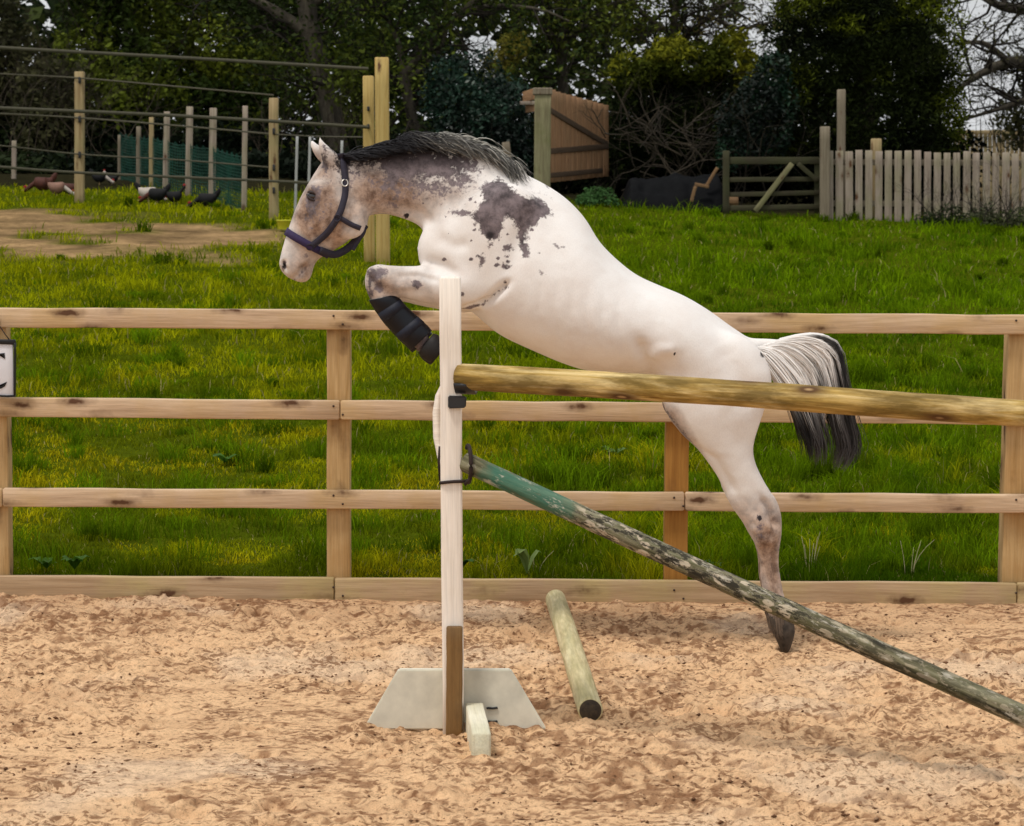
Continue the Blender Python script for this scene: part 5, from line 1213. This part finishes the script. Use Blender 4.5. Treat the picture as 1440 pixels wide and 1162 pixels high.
gf = np.clip(sstep(-.25, .35, zt + (gn - .5) * 2.2) * .9 + sstep(-.35, .25, xr + (gn - .5) * 1.4) * .75 + sstep(.60, .70, gn) * .35, 0, 1)[:, None] * (RNG.random((len(co_), 1)) < .72)
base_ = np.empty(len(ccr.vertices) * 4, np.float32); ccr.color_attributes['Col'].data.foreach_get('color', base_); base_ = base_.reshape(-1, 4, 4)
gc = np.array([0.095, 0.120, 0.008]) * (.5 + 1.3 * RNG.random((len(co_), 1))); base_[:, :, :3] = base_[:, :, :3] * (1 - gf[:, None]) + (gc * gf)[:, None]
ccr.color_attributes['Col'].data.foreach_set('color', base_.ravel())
wood_obj('trunk', tree_paths([[(1215, 300, 18), (1215, 150, 15), (1215, -120, 8)]], 42.2), M['bark'], t, 8)
iv = [B(1088, 105, 41.0, 26, 34, .5), B(1066, 135, 40.8, 32, 34, .55), B(1042, 180, 40.6, 36, 46, .5), B(1080, 170, 40.9, 40, 60, .5), B(1030, 215, 40.6, 24, 26, .4)]
bush('ivy_clump', 'dark ivy clump climbing the left edge of the big cypress', 'ivy', iv, 5200, .085, (0.004, 0.011, 0.006), (0.018, 0.050, 0.026), M['glossy'], stems=4, seed=16, shell=.4, tscale=2.4)
# oak whose bare boughs reach in from the right
big_tree('dark bare oak boughs reaching in from the right against pale sky', 46, 1530, [[(1530, 290, 22), (1520, 180, 20), (1510, 90, 17), (1500, -30, 14), (1490, -140, 10)], [(1512, 120, 11), (1470, 92, 10), (1420, 88, 8), (1375, 106, 5), (1345, 128, 2.5)], [(1510, 60, 10), (1460, 20, 8), (1410, 10, 6), (1370, -10, 3)], [(1420, 88, 5), (1385, 62, 4), (1352, 60, 2)], [(1515, 160, 8), (1460, 140, 6), (1410, 152, 3.5), (1350, 170, 1.6)], [(1505, 20, 8), (1450, -40, 6), (1390, -70, 3)]],
         2600, .085, (0.03, 0.035, 0.012), (0.10, 0.10, 0.035), 17, blen=1.15, sprout=9, kids=4, twig='dark_twig', spread=.12)
bush('shrub', 'pale olive shrub at the right edge above the picket fence', 'shrub', [B(1432, 170, 47, 36, 44, .7), B(1470, 140, 47, 50, 60, .7)], 2600, .10, (0.05, 0.058, 0.022), (0.13, 0.13, 0.05), M['leaf'], stems=10, seed=18, shell=.9)
thicket('bramble_thicket', 1300, 1450, 37.2, 30, .75, 'dark_twig', 'dark bramble twigs growing up in front of the right end of the picket fence', 33, .008, 4)
bush('low_bramble', 'low leafy bramble at the foot of the picket fence on the right', 'bramble', [B(x_, 312, 37.0, 18, 14 + 6 * (i % 3), .3) for i, x_ in enumerate(range(1300, 1460, 18))], 2600, .06, (0.03, 0.045, 0.016), (0.09, 0.10, 0.05), M['leaf'], stems=6, seed=19, shell=.9, sr=.006)

# heap of cut brushwood with long bare sticks
t = thing('brushwood_heap', gp(925, 41.0), 'tangled heap of cut bare branches under the golden topped hedge', 'brushwood'); rnd = random.Random(5); out = []
for i in range(64):
    px = rnd.uniform(845, 1010); py = rnd.uniform(175, 275); p = P(px, py, 41 + rnd.uniform(-.7, .7)); a = rnd.uniform(-.6, 1.2) + (1.6 if rnd.random() < .4 else 0)
    branch_paths(tuple(p), (math.cos(a), rnd.gauss(0, .3), math.sin(a)), rnd.uniform(.4, 1.1), rnd.uniform(.008, .020), 1, 4, .7, .3, 0, rnd, out, [])
wood_obj('sticks', out[: len(out) // 2], M['pale_twig'], t, 5, True); wood_obj('dark_sticks', out[len(out) // 2:], M['twig'], t, 5, True)
# sheet of black plastic thrown over a low heap
xs_ = np.linspace(0, 1, 60); ys_ = np.linspace(0, 1, 30)
XX, YY = np.meshgrid(xs_, ys_); a_, b_ = gp(872, 39.6), gp(985, 39.6)
px_ = a_.x + (b_.x - a_.x + .45) * XX; py_ = 39.2 + 1.1 * YY; pz_ = terr(px_, py_) - .02 + np.sin(np.clip(YY * 1.25, 0, 1) * 3.14 * .62) ** .6 * (.40 + .22 * XX) * sstep(0, .10, XX) * sstep(1.0, .90, XX) + (fbm(XX * 7, YY * 4, 101, 3) - .5) * .16
i_ = np.arange(29)[:, None] * 60 + np.arange(59)[None]
m, nt, b = new_mat('black_sheeting'); b.inputs['Base Color'].default_value = (.003, .0033, .004, 1); b.inputs['Roughness'].default_value = .75; b.inputs['Specular IOR Level'].default_value = .08; bump(nt, b, noise(nt, coords(nt), 5, 4), .5, .05)
tag(obj('plastic_sheet', mesh_np('plastic_sheet', np.stack([px_, py_, pz_], -1).reshape(-1, 3), np.stack([i_, i_ + 1, i_ + 61, i_ + 60], -1).reshape(-1, 4), m, smooth=True)), 'shiny black plastic sheet draped over a low heap beneath the brushwood', 'tarpaulin')
M['logend'] = wood_mat('split_log', (0.26, 0.15, 0.07), (0.12, 0.07, 0.035), knots=0)
for a_, b_, lb in (((993, 262, 39.3), (1009, 236, 39.3), 'orange-brown broken stick leaning upright left of the field gate'), ((977, 259, 39.2), (997, 263, 39.2), 'short broken stick lying level left of the field gate'), ((972, 284, 39.1), (978, 262, 39.1), 'pale short stick standing beside the black plastic sheet')):
    p, q = P(*a_), P(*b_); tag(board('broken_stick', p, q, .05, .05, M['logend'], None), lb, 'stick', 'broken sticks beside the black sheet')
o = obj('fallen_log', pole_mesh(.85, .10, M['logend'], 6, sides=16, nring=16), None, P(1000, 283, 39.6), (0, 0.05, .1)); tag(o, 'reddish brown log lying in shade left of the field gate', 'log')
bush('low_plant', 'low green weeds in front of the post of the boarded gate', 'weeds', [B(842, 277, 39.2, 22, 15, .3), B(822, 284, 39, 16, 10, .3), B(862, 286, 39, 12, 10, .2)], 900, .07, (0.02, 0.06, 0.016), (0.06, 0.14, 0.04), M['leaf'], stems=3, seed=20, shell=.9, sr=.004)

# ================================================================== gates and fences at the far side
# reddish boarded gate standing open, seen from behind at a slant
gt = thing('boarded_gate', gp(800, 42), 'tall reddish close-boarded gate standing ajar beside a thick weathered post', 'gate')
nb = 11
def gpt(f_, py_l, py_r): D = 40.2 + 2.2 * f_; return P(774 + 82 * f_, py_l + (py_r - py_l) * f_, D)
for i in range(nb):
    f0, f1 = i / nb, (i + .9) / nb; a = gpt((f0 + f1) / 2, 257, 248); c_ = gpt((f0 + f1) / 2, 126 + RNG.uniform(-1, 1), 149); w_ = (gpt(f1, 200, 200) - gpt(f0, 200, 200)); w_.z = 0
    nrm_ = Vector((-w_.y, w_.x, 0)).normalized()
    obj('gate_board', board_mesh((c_ - a).length, w_.length, .02, M['boards'], i), gt, (a + c_) / 2, frame(a, c_, nrm_))
off_ = Vector((-.02, -.05, 0))
for (fa, ya), (fb, yb), H_ in (((0, 213), (1, 206), .09), ((0, 155), (.98, 203), .09), ((0, 247), (.9, 240), .08)):
    D0, D1 = 40.2 + 2.2 * fa, 40.2 + 2.2 * fb; board('gate_ledge', P(774 + 82 * fa, ya, D0) + off_, P(774 + 82 * fb, yb, D1) + off_, .04, H_, M['boards_dark'], gt, seed=4)
gpst = thing('gate_post', gp(762, 40), 'thick greenish grey square post holding the boarded gate', 'post')
g_ = gp(762, 40); post('timber', g_ - Vector((0, 0, .1)), Vector((g_.x, 40, P(762, 134, 40).z)), 23 * 40 / F_PX, .24, M['mossy'], gpst, seed=9, bevel=.01)
post('cap', P(763, 134, 40), P(763, 124, 40), 27 * 40 / F_PX, .28, M['greypost'], gpst, bevel=.01)
fp = thing('boarded_fence', gp(738, 43), 'end of a boarded fence panel poking out left of the gate post', 'fence panel')
board('board', P(736, 137, 42.5), P(752, 132, 41), .03, .18, M['boards'], fp); board('board', P(740, 152, 42.5), P(753, 150, 41), .03, .16, M['boards'], fp, seed=1); board('rail', P(733, 145, 42.4), P(752, 145, 41), .05, .06, M['picket'], fp)
st_ = thing('stump_post', gp(722, 41.5), 'short weathered stub of a post poking up behind the horse\'s withers', 'post'); board_ = post('timber', gp(722, 41.5, -.1), P(711, 200, 41.5), .13, .1, M['greypost'], st_)

# five-bar field gate
D5 = 39.0
fg = thing('field_gate', gp(1088, D5), 'old dark wooden field gate with four bars and cross braces left of the pickets', 'gate')
for py0, py1, H_ in ((226, 226, .11), (253, 252, .075), (274, 271, .075), (293, 291, .085)):
    board('bar', P(1022, py0, D5), P(1152, py1, D5), .035, H_, M['oldgate'], fg, seed=int(py0))
post('stile', gp(1021, D5, .0), P(1021, 212, D5), .10, .08, M['oldgate'], fg, seed=1); post('stile', P(1149, 300, D5 + .04), P(1149, 222, D5 + .04), .08, .05, M['oldgate'], fg, seed=2)
board('brace', P(1062, 297, D5 - .04), P(1114, 230, D5 - .04), .03, .08, M['mossy'], fg); board('brace', P(1122, 230, D5 - .04), P(1150, 255, D5 - .04), .03, .07, M['oldgate'], fg, seed=1)
# picket fence
pf = thing('picket_fence', gp(1300, 38.4), 'weathered pale vertical board picket fence on the right side of the field', 'fence')
sp_ = 13.75
for i in range(26):
    px = 1167 + i * sp_; D = 38.4 + RNG.uniform(-.01, .01); g_ = gp(px, D, -.08)
    post('picket', g_, P(px + RNG.uniform(-.7, .7), 211.5 + RNG.uniform(-1.6, 1.6) + (px - 1167) * .012, D), (10.2 + RNG.uniform(-.9, .6)) * 38.4 / F_PX, .02, M['picket'], pf, seed=i % 7)
for py in (228, 286): board('rail', P(1160, py, 38.46), P(1520, py + 2, 38.46), .05, .09, M['greypost'], pf, seed=py)
for px, py, w_, mt, lb in ((1160, 178, 13, 'greypost', 'grey square post at the left end of the picket fence'), (1183, 126, 11, 'greypost', 'tall thin grey pole standing in shade behind the picket fence'), (1232, 195, 14, 'fieldpost', 'yellowish post top showing above the picket fence')):
    D = 38.3 if px == 1160 else 38.75; g_ = gp(px, D, -.1); q_ = thing('wooden_post', g_, lb, 'post'); post('timber', g_, P(px, py, D), w_ * D / F_PX, .12, M[mt], q_, seed=px % 5, bevel=.01)
# pale close boarded fence far off at the right
ff = thing('distant_fence', gp(1385, 56), 'pale tan close-boarded fence panel far off beneath the sky gap', 'fence')
for i in range(22):
    px = 1330 + i * 6.2; post('fence_board', gp(px, 56, 0), P(px, 183 + RNG.uniform(-.5, .5), 56), 5.6 * 56 / F_PX, .02, M['fieldpost'], ff, seed=i % 5)
board('rail', P(1325, 186, 55.93), P(1470, 187, 55.93), .04, .08, M['fieldpost'], ff)

# ================================================================== paddock fence of posts and tape, on the left
pd = thing('paddock_fence', gp(300, 33), 'line of tall timber posts strung with dark fence tapes across the left of the field', 'fence')
TP = [(112, 101, 35.5, 12.5), (385, 138, 33, 12.5), (518, 107, 27.5, 15), (537, 81, 27, 19)]
for i, (px, py, D, w_) in enumerate(TP):
    g_ = gp(px + (2 if px > 500 else 0), D, -.1); top_ = P(px, py, D); post('post', g_, top_, w_ * D / F_PX, .13, M['fieldpost' if px < 500 else 'newpost'], pd, seed=i, bevel=.008)
for px, ys in ((112, (113, 168, 218)), (385, (185, 236, 268)), (518, (153, 178))):
    D = dict((a[0], a[2]) for a in TP)[px]
    for y_ in ys: board('insulator', P(px - 1.6, y_, D - .09), P(px + 1.6, y_, D - .09), .05, 9 * D / F_PX if px != 518 else .05, M['black'], pd, seed=1)
def tape(pts, wpx, mat='wire'):
    cc = catmull([list(P(*p)) for p in pts], 6); D = pts[0][2]; w_ = wpx * D / F_PX; n_ = len(cc); V = []
    for q in cc: V += [q + [0, 0, w_ / 2], q + [0, .004, w_ / 2], q + [0, .004, -w_ / 2], q + [0, 0, -w_ / 2]]
    Q = [[i * 4 + k, i * 4 + (k + 1) % 4, i * 4 + 4 + (k + 1) % 4, i * 4 + 4 + k] for i in range(n_ - 1) for k in range(4)]
    obj('tape', mesh_np('tape', np.array(V) - np.array(wloc(pd)), np.array(Q), M[mat]), pd, wloc(pd))
tape([(-120, 56, 26), (0, 67, 26.3), (250, 81, 26.8), (518, 97, 27.3)], 5.0)
tape([(-100, 97, 35), (0, 104, 35.2), (112, 110, 35.4), (250, 122, 34), (385, 134, 33)], 2.2)
tape([(-120, 146, 26), (0, 152, 26.3), (250, 163, 26.8), (518, 179, 27.3)], 5.0)
tape([(-100, 156, 35), (0, 160, 35.2), (112, 166, 35.4), (250, 177, 34), (385, 189, 33)], 2.4)
tape([(385, 189, 33), (450, 192, 31), (518, 193, 27.6)], 1.6)
tape([(-100, 200, 35), (0, 205, 35.2), (112, 217, 35.4), (250, 225, 34), (385, 236, 33)], 2.0)
tape([(-120, 227, 26), (0, 235, 26.3), (112, 243, 26.6), (385, 255, 27), (518, 262, 27.3)], 4.0)
# pale plastic stakes
M['stake'] = flat_mat('pale_plastic_stake', (0.42, 0.43, 0.42), rough=.5)
sk = []
for px, py, pb, D, lb in ((436, 192, 262, 34, 'pale plastic stake just left of the horse\'s ears'), (418, 192, 288, 34, 'leaning pale grey stake left of the horse\'s head'), (481, 198, 262, 35, 'short pale stake tip behind the horse\'s poll')):
    g_ = gp(px - 3, D, -.05); tag(post('fence_stake', g_, P(px, py, D), 3.6 * D / F_PX, .03, M['stake'], None), lb, 'stake', 'pale fence stakes behind the horse\'s head')
# poultry pen: posts and green netting
pen = thing('poultry_pen', gp(260, 36), 'row of slim pen posts carrying green netting on the left of the field', 'pen')
PP = [(20, 198, 40.5, 6, 'picket'), (168, 190, 41, 4, 'greypost'), (195, 178, 40, 6, 'greypost'), (213, 165, 39.2, 6, 'fieldpost'), (235, 157, 38.4, 8, 'picket'), (267, 150, 37.6, 9, 'picket'), (300, 152, 36.6, 9.5, 'picket'), (345, 149, 34.6, 7, 'picket')]
tops = []
for i, (px, py, D, w_, mt) in enumerate(PP):
    g_ = gp(px - (2 if px > 230 else 0), D, -.08); tp_ = P(px, py, D); tops.append((g_, tp_)); post('post', g_, tp_, w_ * D / F_PX, .07, M[mt], pen, seed=i)
M['net'] = flat_mat('green_netting', (0.010, 0.075, 0.050), rough=.7, var=.5, scale=2)
net = []
for i in range(1, len(PP) - 1):
    (g0, t0), (g1, t1) = tops[i], tops[i + 1]; hgt_ = .82; k = max(3, int((g1 - g0).length / .05))
    for j in range(k):
        a = g0.lerp(g1, j / k); top_ = a + Vector((0, 0, hgt_ + .04 * math.sin(j))); net.append((np.array([list(a + Vector((0, .04, 0))), list((a + top_) / 2 + Vector((.012 * math.sin(j * 3), .04, 0))), list(top_ + Vector((0, .04, 0)))]), np.full(3, .0055)))
    for j in range(18):
        z_ = Vector((0, 0, .05 + hgt_ * j / 18)); net.append((np.array([list(g0 + z_ + Vector((0, .045, 0))), list((g0 + g1) / 2 + z_ + Vector((0, .045, -.02))), list(g1 + z_ + Vector((0, .045, 0)))]), np.full(3, .0055)))
V, Q, T = tube_np(net, 3, False); tag(obj('netting', mesh_np('netting', V - np.array(wloc(pen)), [Q], M['net']), pen, wloc(pen)), kind='stuff')

# hens
M['hen_red'] = flat_mat('red_brown_feathers', (0.085, 0.022, 0.012), var=.5, scale=18, rough=.7); M['hen_white'] = flat_mat('white_feathers', (0.50, 0.44, 0.38), var=.3, scale=18, rough=.7)
M['hen_black'] = flat_mat('black_feathers', (0.006, 0.006, 0.007), var=.5, scale=18, rough=.8); M['hen_buff'] = flat_mat('buff_pink_feathers', (0.26, 0.14, 0.10), var=.4, scale=18, rough=.7)
M['comb'] = flat_mat('red_comb', (0.35, 0.02, 0.015), rough=.6); M['beak'] = flat_mat('horn_beak', (0.35, 0.24, 0.10), rough=.5)
def ell_rings(pts):  # (x, z, rx-thickness y, rz)
    R = catmull(pts, 4); th = np.linspace(0, 2 * np.pi, 14, endpoint=False); rings = np.stack([np.stack([np.full(14, r[0]) + 0 * th, r[2] * np.cos(th), r[1] + r[3] * np.sin(th)], -1) for r in R]); return close_rings(rings, .4)
def hen(px, D, face, mats_, label, pose=0, size=1.0):
    t = thing('hen', gp(px, D, -.05), label, 'hen', 'hens by the pen'); L_ = wloc(t); s_ = size
    def part(nm, pts, mt):
        V, Q, T = ell_rings([(a * face * s_, b_ * s_, c_ * s_, d_ * s_) for a, b_, c_, d_ in pts]); return obj(nm, mesh_np(nm, V, [Q, T], M[mt], smooth=True), t, L_)
    part('body', [(.13, .21, .03, .03), (.10, .20, .075, .075), (.02, .18, .10, .095), (-.07, .19, .085, .08), (-.13, .23, .05, .05)], mats_[0])
    hz = .34 if pose == 0 else .10; hx = .17 if pose == 0 else .25
    V_ = [(.08, .22, .05, .05), ((hx + .08) / 2, (.22 + hz) / 2, .035, .04), (hx, hz, .028, .032), (hx + .025, hz, .02, .02)]; part('neck', V_, mats_[1])
    part('tail', [(-.10, .23, .03, .06), (-.14, .27, .028, .06), (-.18, .31, .015, .045)], mats_[2])
    part('comb', [(hx - .02, hz + .035, .005, .012), (hx, hz + .045, .006, .020), (hx + .03, hz + .035, .005, .010)], 'comb'); part('beak', [(hx + .025, hz, .010, .010), (hx + .05, hz - .008, .003, .003)], 'beak')
    for sy in (-1, 1):
        V, Q, T = tube_np([(np.array([[0, sy * .035 * s_, .13 * s_], [.01 * face * s_, sy * .035 * s_, .0], [.04 * face * s_, sy * .035 * s_, .0]]), np.full(3, .007))], 5); obj('leg', mesh_np('leg', V, [Q, T], M['beak']), t, L_)
hen(62, 37.5, -1, ('hen_red', 'hen_red', 'hen_red'), 'dark red-brown hen, leftmost of the hens by the pen', 1, 1.1)
hen(80, 37.0, 1, ('hen_buff', 'hen_white', 'hen_red'), 'pinkish buff hen with a pale neck, left of the tall field post', 1, .95)
hen(98, 37.2, -1, ('hen_red', 'hen_buff', 'hen_red'), 'reddish hen right beside the tall field post', 1, .85)
hen(140, 39.5, 1, ('hen_black', 'hen_white', 'hen_black'), 'black hen with a white neck just right of the tall field post', 1, .85)
hen(158, 39.8, -1, ('hen_black', 'hen_white', 'hen_black'), 'speckled black and white hen near the thinnest pen post', 0, .7)
hen(208, 36.0, 1, ('hen_white', 'hen_white', 'hen_black'), 'white bodied hen in front of the pen posts', 1, 1.0)
hen(222, 35.8, -1, ('hen_black', 'hen_red', 'hen_black'), 'dark hen with a reddish neck beside the white hen', 1, 1.0)
hen(245, 35.8, 1, ('hen_black', 'hen_black', 'hen_black'), 'black hen right of the dark and white pair', 0, .85)
hen(292, 35.2, -1, ('hen_black', 'hen_black', 'hen_black'), 'black hen between two pen posts, rightmost of the hens', 1, 1.0)
# yellow tub
tub = thing('yellow_tub', gp(401, 31.0), 'low bright yellow tub in the grass in front of the horse\'s face', 'tub'); th = np.linspace(0, 2 * np.pi, 24, endpoint=False)
prof = [(.085, 0), (.105, .10), (.112, .105), (.112, .115), (.098, .115), (.08, .02), (.0, .02)]
V = np.array([[[r_ * math.cos(a), r_ * math.sin(a), z_] for a in th] for r_, z_ in prof]).reshape(-1, 3); i_ = np.arange(len(prof) - 1)[:, None] * 24 + np.arange(24)[None]; j_ = np.arange(len(prof) - 1)[:, None] * 24 + (np.arange(24)[None] + 1) % 24
o = obj('basin', mesh_np('basin', V, np.stack([i_, j_, j_ + 24, i_ + 24], -1).reshape(-1, 4), M['yellow'], smooth=True), tub, wloc(tub) + Vector((0, 0, .03)))

bush('dark_undergrowth', 'dark undergrowth added to fill the deep shade below the golden hedge and the big cypress', 'undergrowth', [B(x_, 238, 44.2, 48, 62, .5) for x_ in range(740, 1350, 46)], 26000, .12, (0.004, 0.006, 0.003), (0.012, 0.016, 0.006), M['needle'], stems=4, seed=27, shell=.9)  # near-black foliage added to close bright gaps and stand in for shade
